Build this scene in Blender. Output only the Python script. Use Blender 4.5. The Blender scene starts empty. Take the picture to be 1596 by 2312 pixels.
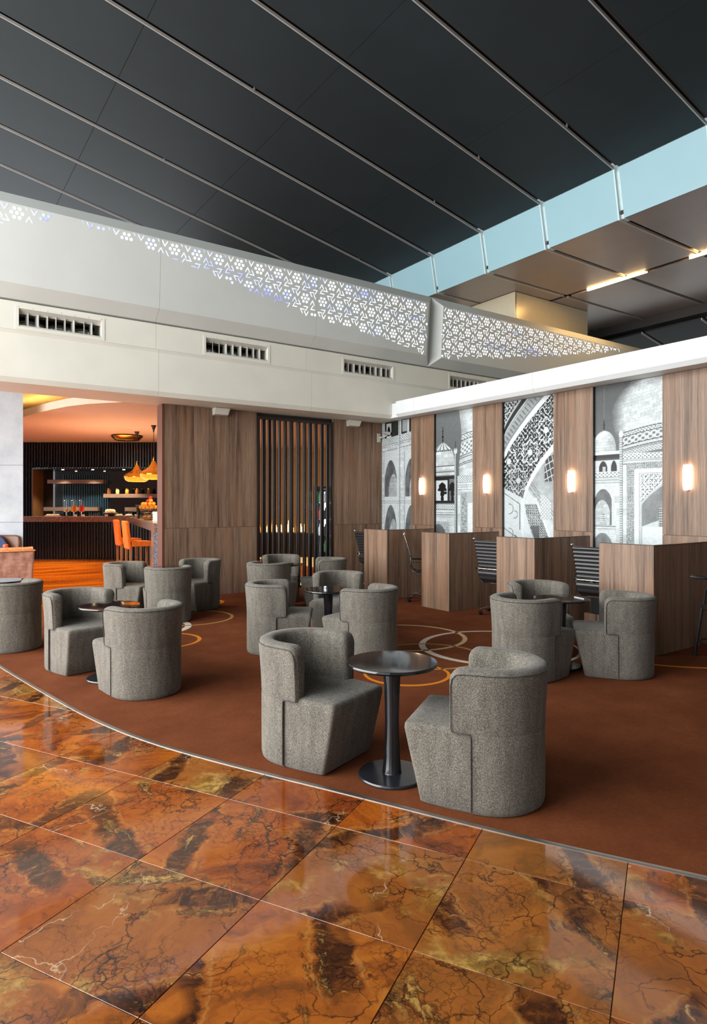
import bpy, bmesh, math, random
import numpy as np
from mathutils import Vector, Matrix
random.seed(7)
rng = np.random.default_rng(7)
PI = math.pi
SC = bpy.context.scene
COL = SC.collection
R = math.radians

# ------------------------------------------------------------------ camera
cam_d = bpy.data.cameras.new('camera')
cam = bpy.data.objects.new('camera', cam_d); COL.objects.link(cam)
cam.location = (0, 0, 1.6)
cam.rotation_euler = (R(90), 0, R(55.2 - 90))
cam_d.sensor_fit = 'AUTO'; cam_d.sensor_width = 36.0
cam_d.lens = 1440 / 2312 * 36
cam_d.shift_y = -18 / 2312
cam_d.clip_end = 200
SC.camera = cam

# ------------------------------------------------------------------ sky, exposure
W = bpy.data.worlds.new('sky'); SC.world = W; W.use_nodes = True
bgn = W.node_tree.nodes['Background']
bgn.inputs[0].default_value = (0.90, 0.96, 1.0, 1)
bgn.inputs[1].default_value = 1.0
VS = SC.view_settings
SC.display_settings.display_device = 'sRGB'
VS.view_transform = 'Standard'; VS.look = 'None'; VS.gamma = 1.0
VS.use_curve_mapping = False
VS.exposure = 1.2
SC.cycles.max_bounces = 10
SC.cycles.diffuse_bounces = 5
SC.cycles.glossy_bounces = 5
SC.cycles.caustics_reflective = False
SC.cycles.caustics_refractive = False
SC.cycles.sample_clamp_indirect = 6.0

def area_light(name, loc, rot, sx, sy, power, color):
    l = bpy.data.lights.new(name, 'AREA'); l.shape = 'RECTANGLE'; l.size = sx; l.size_y = sy
    l.energy = power; l.color = color
    o = bpy.data.objects.new(name, l); o.location = loc; o.rotation_euler = rot
    COL.objects.link(o); return o
def point_light(name, loc, power, color, radius=0.05):
    l = bpy.data.lights.new(name, 'POINT'); l.energy = power; l.color = color; l.shadow_soft_size = radius
    o = bpy.data.objects.new(name, l); o.location = loc; COL.objects.link(o); return o
def spot_light(name, loc, power, color, size=70, radius=0.04, blend=.6):
    l = bpy.data.lights.new(name, 'SPOT'); l.energy = power; l.color = color; l.shadow_soft_size = radius
    l.spot_size = R(size); l.spot_blend = blend
    o = bpy.data.objects.new(name, l); o.location = loc; COL.objects.link(o); return o

# daylight through the glazed front, far left of the picture (the terminal's window wall)
area_light('window_daylight', (-5.6, 8.6, 4.2), (0, R(-90), 0), 7.6, 15, 1450, (1.0, 0.985, 0.95))

# ------------------------------------------------------------------ node helpers
def new_mat(name):
    m = bpy.data.materials.new(name); m.use_nodes = True
    nt = m.node_tree
    return m, nt, nt.nodes['Principled BSDF']
def node(nt, typ, ins=None, **props):
    n = nt.nodes.new(typ)
    for k, v in props.items(): setattr(n, k, v)
    for k, v in (ins or {}).items():
        s = n.inputs[k]
        if isinstance(v, bpy.types.NodeSocket): nt.links.new(v, s)
        else: s.default_value = v
    return n
def ramp(nt, fac, stops, interp='LINEAR'):
    n = nt.nodes.new('ShaderNodeValToRGB'); nt.links.new(fac, n.inputs[0])
    n.color_ramp.interpolation = interp
    els = n.color_ramp.elements
    while len(els) < len(stops): els.new(0.5)
    for e, (p, c) in zip(els, stops):
        e.position = p
        e.color = (c, c, c, 1) if isinstance(c, (int, float)) else (*c, 1)
    return n.outputs[0]
def mix(nt, fac, a, b, blend='MIX'):
    n = nt.nodes.new('ShaderNodeMix'); n.data_type = 'RGBA'; n.blend_type = blend
    for sock, v in ((n.inputs[0], fac), (n.inputs[6], a), (n.inputs[7], b)):
        if isinstance(v, bpy.types.NodeSocket): nt.links.new(v, sock)
        elif isinstance(v, (int, float)): sock.default_value = v
        else: sock.default_value = (*v, 1)
    return n.outputs[2]
def mth(nt, op, a, b=None):
    n = nt.nodes.new('ShaderNodeMath'); n.operation = op
    for i, v in enumerate((a, b)):
        if v is None: continue
        if isinstance(v, bpy.types.NodeSocket): nt.links.new(v, n.inputs[i])
        else: n.inputs[i].default_value = v
    return n.outputs[0]
def vmth(nt, op, a, b):
    n = nt.nodes.new('ShaderNodeVectorMath'); n.operation = op
    for i, v in enumerate((a, b)):
        if isinstance(v, bpy.types.NodeSocket): nt.links.new(v, n.inputs[i])
        else: n.inputs[i].default_value = v
    return n.outputs[0]
def coords(nt, scale=(1, 1, 1)):
    tc = nt.nodes.new('ShaderNodeTexCoord')
    return node(nt, 'ShaderNodeMapping', {0: tc.outputs['Object'], 3: scale}).outputs[0]
def noise(nt, vec, scale, detail=4, rough=.55, dist=0.0):
    return node(nt, 'ShaderNodeTexNoise', {'Vector': vec, 'Scale': scale, 'Detail': detail, 'Roughness': rough, 'Distortion': dist})
def bump(nt, b, height, strength, dist=0.01):
    n = node(nt, 'ShaderNodeBump', {'Height': height, 'Strength': strength, 'Distance': dist})
    nt.links.new(n.outputs[0], b.inputs['Normal'])
def plain(name, color, rough=.5, metal=0.0, spec=.5, var=.06, scale=6.0, coat=0.0):
    """paint or metal with a faint procedural unevenness"""
    m, nt, b = new_mat(name)
    n = noise(nt, coords(nt), scale, 5)
    c = tuple(color)
    lo = tuple(max(0, v * (1 - var)) for v in c); hi = tuple(min(1, v * (1 + var)) for v in c)
    nt.links.new(ramp(nt, n.outputs[0], [(.3, lo), (.7, hi)]), b.inputs['Base Color'])
    b.inputs['Roughness'].default_value = rough; b.inputs['Metallic'].default_value = metal
    b.inputs['Specular IOR Level'].default_value = spec
    b.inputs['Coat Weight'].default_value = coat
    return m
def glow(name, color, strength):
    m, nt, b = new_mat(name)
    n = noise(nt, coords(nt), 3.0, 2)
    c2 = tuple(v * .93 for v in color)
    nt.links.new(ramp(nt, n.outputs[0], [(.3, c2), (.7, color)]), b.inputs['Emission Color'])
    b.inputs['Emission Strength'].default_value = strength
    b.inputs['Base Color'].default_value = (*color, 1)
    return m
def glass(name, color, rough=0.02, ior=1.3, alpha_mix=.0):
    m, nt, b = new_mat(name)
    n = noise(nt, coords(nt), 4.0, 2)
    nt.links.new(ramp(nt, n.outputs[0], [(.3, tuple(v * .96 for v in color)), (.7, color)]), b.inputs['Base Color'])
    b.inputs['Transmission Weight'].default_value = 1.0
    b.inputs['Roughness'].default_value = rough; b.inputs['IOR'].default_value = ior
    return m

# ------------------------------------------------------------------ materials
def marble(name):
    m, nt, b = new_mat(name)
    tc = nt.nodes.new('ShaderNodeTexCoord'); oi = nt.nodes.new('ShaderNodeObjectInfo')
    rnd = oi.outputs['Random']
    rot = node(nt, 'ShaderNodeVectorRotate', {'Vector': tc.outputs['Object'], 'Angle': mth(nt, 'MULTIPLY', rnd, 40.0)}, rotation_type='Z_AXIS').outputs[0]
    off = node(nt, 'ShaderNodeCombineXYZ', {0: mth(nt, 'MULTIPLY', rnd, 37.0), 1: mth(nt, 'MULTIPLY', rnd, 91.0), 2: mth(nt, 'MULTIPLY', rnd, 53.0)}).outputs[0]
    p = vmth(nt, 'ADD', rot, off)
    def warp(v, sc, amt):
        w = vmth(nt, 'SUBTRACT', noise(nt, p, sc, 4, .6).outputs['Color'], (.5, .5, .5))
        return vmth(nt, 'ADD', v, vmth(nt, 'MULTIPLY', w, (amt, amt, amt)))
    p2 = warp(p, 2.4, .50)
    p3 = warp(warp(p, 3.5, .30), 13.0, .07)
    p4 = warp(p2, 12.0, .09)
    st = node(nt, 'ShaderNodeMapping', {0: p2, 3: (1.0, 3.0, 1.0)}).outputs[0]
    n1 = noise(nt, st, 2.0, 10, .68).outputs[0]
    col = ramp(nt, n1, [(.27, (.040, .011, .005)), (.37, (.130, .030, .007)), (.47, (.260, .058, .008)), (.57, (.360, .095, .010)), (.66, (.400, .135, .015)), (.78, (.280, .135, .028))])
    # slabs differ: redder, darker or more golden
    r2 = mth(nt, 'FRACT', mth(nt, 'MULTIPLY', rnd, 7.3))
    col = mix(nt, ramp(nt, rnd, [(.55, 0.0), (.95, .5)]), col, (.235, .115, .030))
    col = mix(nt, ramp(nt, r2, [(.5, 0.0), (1.0, .55)]), col, (.20, .040, .010))
    # olive and straw clouds
    n2 = noise(nt, p4, 1.4, 7, .62).outputs[0]
    col = mix(nt, ramp(nt, n2, [(.57, 0.0), (.66, .85)]), col, ramp(nt, noise(nt, p3, 11.0, 7, .65).outputs[0], [(.36, (.075, .045, .012)), (.5, (.26, .15, .03)), (.62, (.52, .33, .09))]))
    # dark fossil-like bands with pale filigree
    wv = node(nt, 'ShaderNodeTexWave', {'Vector': warp(warp(p, 1.5, .22), 9.0, .10), 'Scale': .62, 'Distortion': 1.5, 'Detail': 8.0, 'Detail Scale': 2.6, 'Detail Roughness': .72}, wave_type='BANDS')
    n3 = noise(nt, p, 1.6, 3).outputs[0]
    bandm = mth(nt, 'MULTIPLY', ramp(nt, wv.outputs['Fac'], [(.08, 1.0), (.15, .0)]), ramp(nt, n3, [(.43, 0.0), (.50, 1.0)]))
    bcol = ramp(nt, noise(nt, node(nt, 'ShaderNodeMapping', {0: p4, 3: (3, 12, 3)}).outputs[0], 2.0, 8, .72).outputs[0], [(.36, (.012, .006, .004)), (.5, (.055, .018, .008)), (.6, (.15, .045, .010)), (.68, (.42, .27, .09))])
    col = mix(nt, mth(nt, 'MULTIPLY', bandm, .95), col, bcol)
    halo = mth(nt, 'MULTIPLY', mth(nt, 'MULTIPLY', ramp(nt, wv.outputs['Fac'], [(.16, 0.0), (.21, 1.0), (.27, 0.0)]), ramp(nt, n3, [(.46, 0.0), (.52, 1.0)])), .38)
    col = mix(nt, halo, col, (.40, .23, .06))
    # a second set of narrow splintered streaks, crossing the first
    q = node(nt, 'ShaderNodeMapping', {0: warp(warp(p, 2.0, .16), 14.0, .06), 2: (0, 0, R(64)), 3: (1.0, .30, 1.0)}).outputs[0]
    sp = noise(nt, q, 6.0, 8, .72).outputs[0]
    n4 = ramp(nt, noise(nt, vmth(nt, 'ADD', p, (5, 1, 7)), 1.7, 3).outputs[0], [(.47, 0.0), (.58, 1.0)])
    col = mix(nt, mth(nt, 'MULTIPLY', ramp(nt, sp, [(.55, 0.0), (.60, .9), (.66, .2)]), n4), col, (.030, .012, .006))
    col = mix(nt, mth(nt, 'MULTIPLY', ramp(nt, sp, [(.60, 0.0), (.66, .8)]), n4), col, (.44, .27, .07))
    def cracks(vec, sc, wid, mask, amt=1.0):
        v = node(nt, 'ShaderNodeTexVoronoi', {'Vector': vec, 'Scale': sc}, feature='DISTANCE_TO_EDGE').outputs['Distance']
        return mth(nt, 'MULTIPLY', ramp(nt, v, [(0.0, amt), (wid, 0.0)]), mask)
    m1 = ramp(nt, noise(nt, p, 2.3, 2).outputs[0], [(.46, 0.0), (.58, 1.0)])
    m2 = ramp(nt, noise(nt, vmth(nt, 'ADD', p, (9, 3, 1)), 1.9, 3).outputs[0], [(.46, 0.0), (.58, 1.0)])
    m3 = ramp(nt, noise(nt, vmth(nt, 'ADD', p, (2, 8, 4)), 1.5, 2).outputs[0], [(.54, 0.0), (.60, 1.0)])
    col = mix(nt, cracks(p3, 17.0, .06, m2, .7), col, (.035, .014, .008))
    col = mix(nt, cracks(p4, 5.2, .030, m1, .9), col, (.014, .007, .006))
    col = mix(nt, cracks(vmth(nt, 'ADD', p4, (4, 7, 2)), 2.3, .018, m2, 1.0), col, (.010, .007, .007))
    col = mix(nt, cracks(vmth(nt, 'ADD', p4, (14, 2, 5)), 1.1, .0045, m3, .85), col, (.55, .40, .26))
    nt.links.new(col, b.inputs['Base Color'])
    b.inputs['Roughness'].default_value = .07
    b.inputs['Specular IOR Level'].default_value = .5
    return m
def warm_marble(name):
    m, nt, b = new_mat(name)
    c = coords(nt, (1.0, 1.0, 1.0))
    n = noise(nt, node(nt, 'ShaderNodeMapping', {0: c, 2: (0, 0, R(35)), 3: (.35, 1.3, 1)}).outputs[0], 1.3, 7, .62, .8).outputs[0]
    nt.links.new(ramp(nt, n, [(.30, (.14, .032, .004)), (.48, (.36, .095, .006)), (.62, (.52, .17, .012))]), b.inputs['Base Color'])
    b.inputs['Roughness'].default_value = .09
    return m

def wood(name, dark, mid, light, rough=.42):
    m, nt, b = new_mat(name)
    oi = nt.nodes.new('ShaderNodeObjectInfo')
    off = node(nt, 'ShaderNodeCombineXYZ', {0: mth(nt, 'MULTIPLY', oi.outputs['Random'], 23.0), 1: mth(nt, 'MULTIPLY', oi.outputs['Random'], 41.0)}).outputs[0]
    c = vmth(nt, 'ADD', coords(nt), off)
    s1 = node(nt, 'ShaderNodeMapping', {0: c, 3: (11, 11, .28)}).outputs[0]
    s2 = node(nt, 'ShaderNodeMapping', {0: c, 3: (60, 60, 1.3)}).outputs[0]
    s3 = node(nt, 'ShaderNodeMapping', {0: c, 3: (230, 230, 5)}).outputs[0]
    a = noise(nt, s1, 1.0, 4, .62, .4).outputs[0]
    bb = noise(nt, s2, 1.0, 4, .6, .6).outputs[0]
    g = noise(nt, s3, 1.0, 3, .5).outputs[0]
    f = mth(nt, 'ADD', mth(nt, 'MULTIPLY', a, .62), mth(nt, 'MULTIPLY', bb, .38))
    col = ramp(nt, f, [(.34, dark), (.44, mid), (.52, tuple((x + y) / 2 for x, y in zip(mid, light))), (.62, light)])
    col = mix(nt, ramp(nt, g, [(.35, .35), (.55, 0.0)]), col, tuple(v * .55 for v in dark))
    pat = noise(nt, node(nt, 'ShaderNodeMapping', {0: c, 3: (5, 5, .9)}).outputs[0], 1.0, 3).outputs[0]
    col = mix(nt, ramp(nt, pat, [(.5, 0.0), (.66, .55)]), col, (light[0] * .82, light[1] * .66, light[2] * .55))
    nt.links.new(col, b.inputs['Base Color'])
    b.inputs['Roughness'].default_value = rough
    b.inputs['Specular IOR Level'].default_value = .35
    bump(nt, b, bb, .06, .002)
    return m

def fabric(name, c_lo, c_mid, c_hi, scale=330):
    m, nt, b = new_mat(name)
    c = coords(nt)
    v1 = node(nt, 'ShaderNodeMapping', {0: c, 3: (1, 1, .42)}).outputs[0]
    v2 = node(nt, 'ShaderNodeMapping', {0: c, 3: (.5, .5, 1.3)}).outputs[0]
    a = noise(nt, v1, scale, 2, .7).outputs[0]
    d = noise(nt, v2, scale * .9, 2, .7).outputs[0]
    big = noise(nt, node(nt, 'ShaderNodeMapping', {0: c, 3: (1, 1, .18)}).outputs[0], 22, 3).outputs[0]
    f = mth(nt, 'ADD', mth(nt, 'ADD', mth(nt, 'MULTIPLY', a, .52), mth(nt, 'MULTIPLY', d, .36)), mth(nt, 'MULTIPLY', big, .12))
    nt.links.new(ramp(nt, f, [(.36, c_lo), (.49, c_mid), (.60, c_hi)]), b.inputs['Base Color'])
    b.inputs['Roughness'].default_value = .95
    b.inputs['Specular IOR Level'].default_value = .15
    b.inputs['Sheen Weight'].default_value = .12
    bump(nt, b, f, .5, .003)
    return m

def carpet_mat(name):
    m, nt, b = new_mat(name)
    c = coords(nt)
    f1 = noise(nt, c, 420, 2, .7).outputs[0]
    f2 = noise(nt, c, 2.2, 5, .65).outputs[0]
    f3 = noise(nt, c, 40, 4, .7).outputs[0]
    f = mth(nt, 'ADD', mth(nt, 'MULTIPLY', f1, .45), mth(nt, 'ADD', mth(nt, 'MULTIPLY', f2, .35), mth(nt, 'MULTIPLY', f3, .2)))
    nt.links.new(ramp(nt, f, [(.36, (.090, .023, .008)), (.5, (.145, .041, .014)), (.62, (.20, .063, .023))]), b.inputs['Base Color'])
    b.inputs['Roughness'].default_value = 1.0; b.inputs['Specular IOR Level'].default_value = .1
    bump(nt, b, f1, .5, .004)
    return m

def granite(name, cols, scale=70):
    m, nt, b = new_mat(name)
    c = coords(nt)
    a = noise(nt, c, scale, 4, .7).outputs[0]
    nt.links.new(ramp(nt, a, [(.36, cols[0]), (.5, cols[1]), (.62, cols[2])]), b.inputs['Base Color'])
    b.inputs['Roughness'].default_value = .18
    return m

def concrete(name, c0, c1):
    m, nt, b = new_mat(name)
    c = coords(nt)
    a = noise(nt, c, 1.6, 8, .65).outputs[0]
    nt.links.new(ramp(nt, a, [(.35, c0), (.65, c1)]), b.inputs['Base Color'])
    b.inputs['Roughness'].default_value = .6
    return m

def led_pattern():
    m, nt, b = new_mat('backlit_cutouts')
    c = coords(nt)
    n = noise(nt, node(nt, 'ShaderNodeMapping', {0: c, 3: (1.2, 1.2, 3.0)}).outputs[0], 1.15, 3, .6).outputs[0]
    sx = nt.nodes.new('ShaderNodeSeparateXYZ'); nt.links.new(c, sx.inputs[0])
    # the LED rows behind the sheet turn whiter and paler towards the far (right-hand) end
    far = node(nt, 'ShaderNodeMapRange', {0: sx.outputs[0], 1: 1.0, 2: 9.0, 3: -.06, 4: .20}).outputs[0]
    f = mth(nt, 'ADD', n, far)
    col = ramp(nt, f, [(.34, (.16, .14, .95)), (.48, (.28, .34, 1.0)), (.60, (.72, .86, 1.0)), (.72, (.93, .96, 1.0))])
    nt.links.new(col, b.inputs['Emission Color']); nt.links.new(col, b.inputs['Base Color'])
    b.inputs['Emission Strength'].default_value = .75
    return m

def mural_mat():
    m, nt, b = new_mat('mural_print')
    a = node(nt, 'ShaderNodeAttribute', attribute_name='print')
    n = noise(nt, coords(nt), 26, 6, .7).outputs[0]
    g = mix(nt, 1.0, a.outputs['Color'], ramp(nt, n, [(.3, (.78, .79, .80)), (.6, (1.0, 1.0, 1.0))]), 'MULTIPLY')
    nt.links.new(g, b.inputs['Base Color'])
    b.inputs['Roughness'].default_value = .35; b.inputs['Specular IOR Level'].default_value = .3
    return m

M = dict(
    marble=marble('brown_marble'), marble_warm=warm_marble('polished_orange_marble'),
    grout=plain('tile_joint', (.34, .25, .18), .8),
    carpet=carpet_mat('rust_carpet'),
    ring_orange=plain('carpet_orange', (.60, .20, .015), 1, spec=.1), ring_tan=plain('carpet_tan', (.40, .22, .07), 1, spec=.1),
    ring_cream=plain('carpet_cream', (.50, .36, .20), 1, spec=.1), ring_white=plain('carpet_white', (.55, .47, .38), 1, spec=.1),
    steel=plain('brushed_steel', (.50, .46, .42), .4, 1.0),
    wood=wood('walnut_laminate', (.050, .029, .020), (.155, .095, .063), (.290, .190, .130)),
    wood_edge=plain('dark_edge', (.018, .011, .008), .5),
    wood_red=plain('reddish_wood_end', (.10, .035, .018), .5),
    fabric=fabric('grey_tweed', (.030, .027, .023), (.108, .098, .083), (.255, .238, .205)),
    piping=fabric('dark_piping', (.02, .02, .018), (.05, .047, .042), (.12, .115, .10)),
    lacquer=plain('black_lacquer', (.006, .007, .010), .09, spec=.6, var=.2),
    lacquer_base=plain('black_metal_base', (.014, .015, .020), .22, spec=.6, var=.2),
    white=plain('white_paint', (.74, .76, .72), .55, var=.03, scale=2),
    white_low=plain('white_fascia_paint', (.70, .70, .63), .5, var=.05, scale=1.5),
    white_panel=plain('pale_grey_panel', (.60, .63, .615), .5, var=.03, scale=1.5),
    white_beam=plain('white_gloss_paint', (.68, .72, .74), .45, var=.02),
    shade_grey=plain('vent_metal', (.50, .50, .46), .5),
    ceil=plain('dark_ceiling_metal', (.016, .021, .025), .46, .1, .35, var=.10, scale=1.2),
    ceil_edge=plain('ceiling_edge_trim', (.40, .38, .37), .4, .3),
    ceil_gap=plain('ceiling_channel', (.030, .026, .024), .6),
    bulk=plain('pale_blue_panel', (.27, .46, .53), .4, var=.03, scale=1.0),
    bulk_trim=plain('pale_channel', (.55, .68, .70), .5),
    soffit=plain('taupe_metal', (.36, .30, .285), .34, .2, var=.06, scale=1.0),
    soffit_edge=plain('soffit_trim', (.55, .50, .47), .4, .3),
    column=plain('cream_panel', (.62, .55, .40), .28, .15, var=.03),
    tube=glow('warm_tube', (1.0, .60, .22), 45.0),
    sconce=glow('opal_glass', (1.0, .70, .45), 10.0),
    cutout=led_pattern(), mural=mural_mat(),
    black=plain('black_plastic', (.012, .012, .013), .4), duct=plain('foil_duct', (.45, .47, .48), .25, 1.0, var=.3, scale=30),
    dark=plain('dark_void', (.008, .008, .009), .9),
    leather=plain('black_leather', (.018, .018, .020), .35, spec=.5),
    chrome=plain('chrome', (.80, .80, .82), .08, 1.0),
    slat=plain('black_gloss_slat', (.010, .017, .034), .16, spec=.7), slat_brown=plain('dark_brown_pole', (.016, .010, .008), .30, spec=.4),
    granite=granite('brown_granite', ((.05, .035, .03), (.20, .14, .115), (.42, .32, .27))),
    granite_blue=granite('blue_grey_granite', ((.03, .04, .06), (.16, .19, .26), (.45, .50, .60)), 60),
    velvet=fabric('orange_velvet', (.40, .075, .006), (.60, .125, .010), (.72, .18, .02), 60),
    leg_wood=plain('oak_leg', (.25, .115, .035), .5),
    copper=fabric('copper_velvet', (.17, .085, .060), (.30, .165, .125), (.42, .25, .19), 9),
    copper_trim=fabric('copper_velvet_piping', (.40, .15, .06), (.55, .24, .10), (.65, .32, .15), 40),
    bar_ceiling=plain('beige_ceiling_paint', (.66, .52, .42), .6, var=.03),
    stone=concrete('pale_stone', (.26, .31, .36), (.37, .42, .47)),
    mirror=plain('smoked_mirror', (.010, .014, .020), .04, .0, .9),
    mirror_blue=plain('navy_slat_reflection', (.018, .055, .095), .3, spec=.6),
    brass=plain('brass', (.75, .42, .08), .18, 1.0), amber_glass=plain('amber_shade', (.62, .31, .03), .10, .75, .8),
    jamb=plain('brown_jamb', (.16, .075, .025), .5),
    china=plain('white_china', (.85, .83, .78), .2), cream_cake=plain('cream_pastry', (.80, .62, .38), .6, var=.2, scale=40),
    glass=glass('clear_glass', (.95, .97, .97)),
    juice_o=plain('orange_juice', (.85, .32, .01), .2), juice_r=plain('red_juice', (.65, .05, .01), .2), juice_y=plain('pale_juice', (.75, .55, .22), .2), mango=plain('mango_juice', (.9, .52, .03), .2),
    orange_fruit=plain('orange_peel', (.85, .30, .02), .4, var=.1, scale=60), apple=plain('red_apple', (.45, .02, .02), .2),
    bread=plain('bread_crust', (.42, .20, .06), .6, var=.3, scale=25), jam=plain('jam', (.35, .12, .03), .15), honey=plain('honey', (.50, .26, .04), .15),
    paper=plain('white_paper', (.82, .82, .80), .7), blue_cloth=plain('navy_cloth', (.03, .05, .13), .9), leather_brown=plain('brown_leather', (.13, .05, .02), .4),
    orange_cap=plain('orange_plastic', (.75, .10, .02), .35), gold_wall=plain('golden_panel', (.42, .22, .05), .5),
    spot=glow('downlight', (1.0, .78, .45), 14.0), cool=glow('fridge_light', (.85, .92, 1.0), 5.0), bottle_glow=glow('amber_bottle_glow', (1.0, .58, .16), 3.2),
    cove=glow('cove_strip', (1.0, .72, .22), 9.0), red_box=plain('red_packet', (.45, .03, .02), .4), green_box=plain('green_packet', (.05, .25, .06), .4),
    outside=plain('apron_concrete', (.42, .42, .40), .9), frame=plain('window_aluminium', (.30, .31, .32), .4, .6),
    wall_dim=plain('grey_wall_paint', (.30, .30, .29), .7), grey_dome=plain('grey_camera_shell', (.35, .35, .36), .3),
)

# ------------------------------------------------------------------ mesh helpers
class MB:
    def __init__(s): s.v = []; s.f = []
    def add(s, vs, fs):
        o = len(s.v); s.v += [tuple(v) for v in vs]; s.f += [tuple(i + o for i in f) for f in fs]; return s
    def box(s, x0, y0, z0, x1, y1, z1):
        vs = [(x, y, z) for z in (z0, z1) for y in (y0, y1) for x in (x0, x1)]
        return s.add(vs, [(0, 2, 3, 1), (4, 5, 7, 6), (0, 1, 5, 4), (2, 6, 7, 3), (0, 4, 6, 2), (1, 3, 7, 5)])
    def hexa(s, lo, hi):
        """8-corner solid: lo and hi are 4 points each, same winding (ccw seen from hi)"""
        return s.add(list(lo) + list(hi), [(3, 2, 1, 0), (4, 5, 6, 7), (0, 1, 5, 4), (1, 2, 6, 5), (2, 3, 7, 6), (3, 0, 4, 7)])
    def prism(s, poly, z0, z1):
        n = len(poly)
        vs = [(x, y, z0) for x, y in poly] + [(x, y, z1) for x, y in poly]
        return s.add(vs, [tuple(range(n - 1, -1, -1)), tuple(range(n, 2 * n))] + [(i, (i + 1) % n, n + (i + 1) % n, n + i) for i in range(n)])
    def loft(s, loops, cap=True, closed=True):
        n = len(loops[0]); vs = [p for l in loops for p in l]; fs = []
        for k in range(len(loops) - 1):
            for i in range(n if closed else n - 1):
                j = (i + 1) % n
                fs.append((k * n + i, k * n + j, (k + 1) * n + j, (k + 1) * n + i))
        if cap:
            fs.append(tuple(range(n - 1, -1, -1))); b = (len(loops) - 1) * n; fs.append(tuple(b + i for i in range(n)))
        return s.add(vs, fs)
    def tube(s, path, r, n=8, closed=False, cap=True):
        P = [Vector(p) for p in path]; m = len(P); loops = []
        rs = r if isinstance(r, (list, tuple)) else [r] * m
        up = None
        for i in range(m):
            if closed: t = P[(i + 1) % m] - P[i - 1]
            else: t = P[min(i + 1, m - 1)] - P[max(i - 1, 0)]
            t.normalize()
            if up is None:
                up = Vector((0, 0, 1)) if abs(t.z) < .9 else Vector((1, 0, 0))
            a = (up - t * up.dot(t)); 
            if a.length < 1e-4: a = t.orthogonal()
            a.normalize(); b = t.cross(a); up = a
            loops.append([tuple(P[i] + (a * math.cos(2 * PI * k / n) + b * math.sin(2 * PI * k / n)) * rs[i]) for k in range(n)])
        if closed: return s.loft(loops + [loops[0]], cap=False)
        return s.loft(loops, cap=cap)
    def lathe(s, prof, n=24, c=(0, 0, 0), cap=True):
        loops = [[(c[0] + r * math.cos(2 * PI * k / n), c[1] + r * math.sin(2 * PI * k / n), c[2] + z) for k in range(n)] for r, z in prof]
        return s.loft(loops, cap=cap)
    def ball(s, c, r, n=12, sz=1.0):
        prof = [(r * math.sin(PI * k / 8), -r * sz * math.cos(PI * k / 8)) for k in range(1, 8)]
        return s.lathe(prof, n, c)
    def xf(s, M4):
        s.v = [tuple(M4 @ Vector(v)) for v in s.v]; return s
    def build(s, name, m, parent=None, smooth=None, bevel=0.0):
        me = bpy.data.meshes.new(name); me.from_pydata(s.v, [], s.f)
        me.materials.append(M[m] if isinstance(m, str) else m)
        bm = bmesh.new(); bm.from_mesh(me); bmesh.ops.recalc_face_normals(bm, faces=bm.faces); bm.to_mesh(me); bm.free()
        if smooth is not None:
            me.polygons.foreach_set('use_smooth', [True] * len(me.polygons)); me.set_sharp_from_angle(angle=R(smooth))
        me.update()
        o = bpy.data.objects.new(name, me); COL.objects.link(o)
        if parent is not None: o.parent = parent
        if bevel:
            bv = o.modifiers.new('edge', 'BEVEL'); bv.width = bevel; bv.segments = 2; bv.limit_method = 'ANGLE'
        return o
def box(name, m, x0, y0, z0, x1, y1, z1, parent=None, bevel=0.0):
    return MB().box(x0, y0, z0, x1, y1, z1).build(name, m, parent, bevel=bevel)
def tag(o, label, cat, group=None):
    o['label'] = label; o['category'] = cat
    if group: o['group'] = group
    return o
def thing(name, label, cat, loc=(0, 0, 0), rz=0.0, group=None):
    o = bpy.data.objects.new(name, None); COL.objects.link(o)
    o.location = loc; o.rotation_euler = (0, 0, rz); o.empty_display_size = .1
    return tag(o, label, cat, group)
def struct(o): o['kind'] = 'structure'; return o
def struct_empty(name):
    o = bpy.data.objects.new(name, None); COL.objects.link(o); return struct(o)
def dup(root, loc, rz, label, group=None):
    r = root.copy(); COL.objects.link(r); r.location = loc; r.rotation_euler = (0, 0, rz); r['label'] = label
    if group: r['group'] = group
    for ch in list(root.children):
        c = ch.copy(); COL.objects.link(c); c.parent = r
        for g in ch.children:
            d = g.copy(); COL.objects.link(d); d.parent = c
    return r
def share(o, name, parent, loc=(0, 0, 0), rz=0.0):
    c = o.copy(); COL.objects.link(c); c.name = name; c.parent = parent; c.location = loc; c.rotation_euler = (0, 0, rz); return c

# ================================================================== STRUCTURE
# ---------------- floor: slab with marble tiles, then the wall-to-wall carpet
floor = struct(box('floor', 'grout', -7, -6, -.08, 8.4, 10.70, -.014))
EDGE = [(-6, 7.3), (-4, 6.0), (-2, 4.75), (-.5, 3.87), (.6, 3.24), (1.378, 2.80), (1.838, 2.53), (2.264, 2.30), (2.886, 2.005), (3.441, 1.712), (4.035, 1.43), (4.453, 1.262), (5.058, 1.10), (5.994, .925), (7.14, .73), (8.2, .58), (9.4, .46), (10.68, .38)]
_ey = np.array([p[0] for p in EDGE]); _ex = np.array([p[1] for p in EDGE])
_ys = np.linspace(-6, 10.68, 240)
_raw = np.interp(_ys, _ey, _ex)
_k = np.exp(-.5 * (np.arange(-9, 10) / 4.0) ** 2); _k /= _k.sum()
_sm = np.convolve(np.pad(_raw, 9, mode='reflect', reflect_type='odd'), _k, 'valid')
def edge_x(y): return float(np.interp(y, _ys, _sm))
TILE = .66; ta = R(28.9)
tu, tv, to = Vector((math.cos(ta), math.sin(ta))), Vector((-math.sin(ta), math.cos(ta))), Vector((1.42, 3.232))
tm = MB(); h = TILE / 2 - .0015; g = h - .0010
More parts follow.
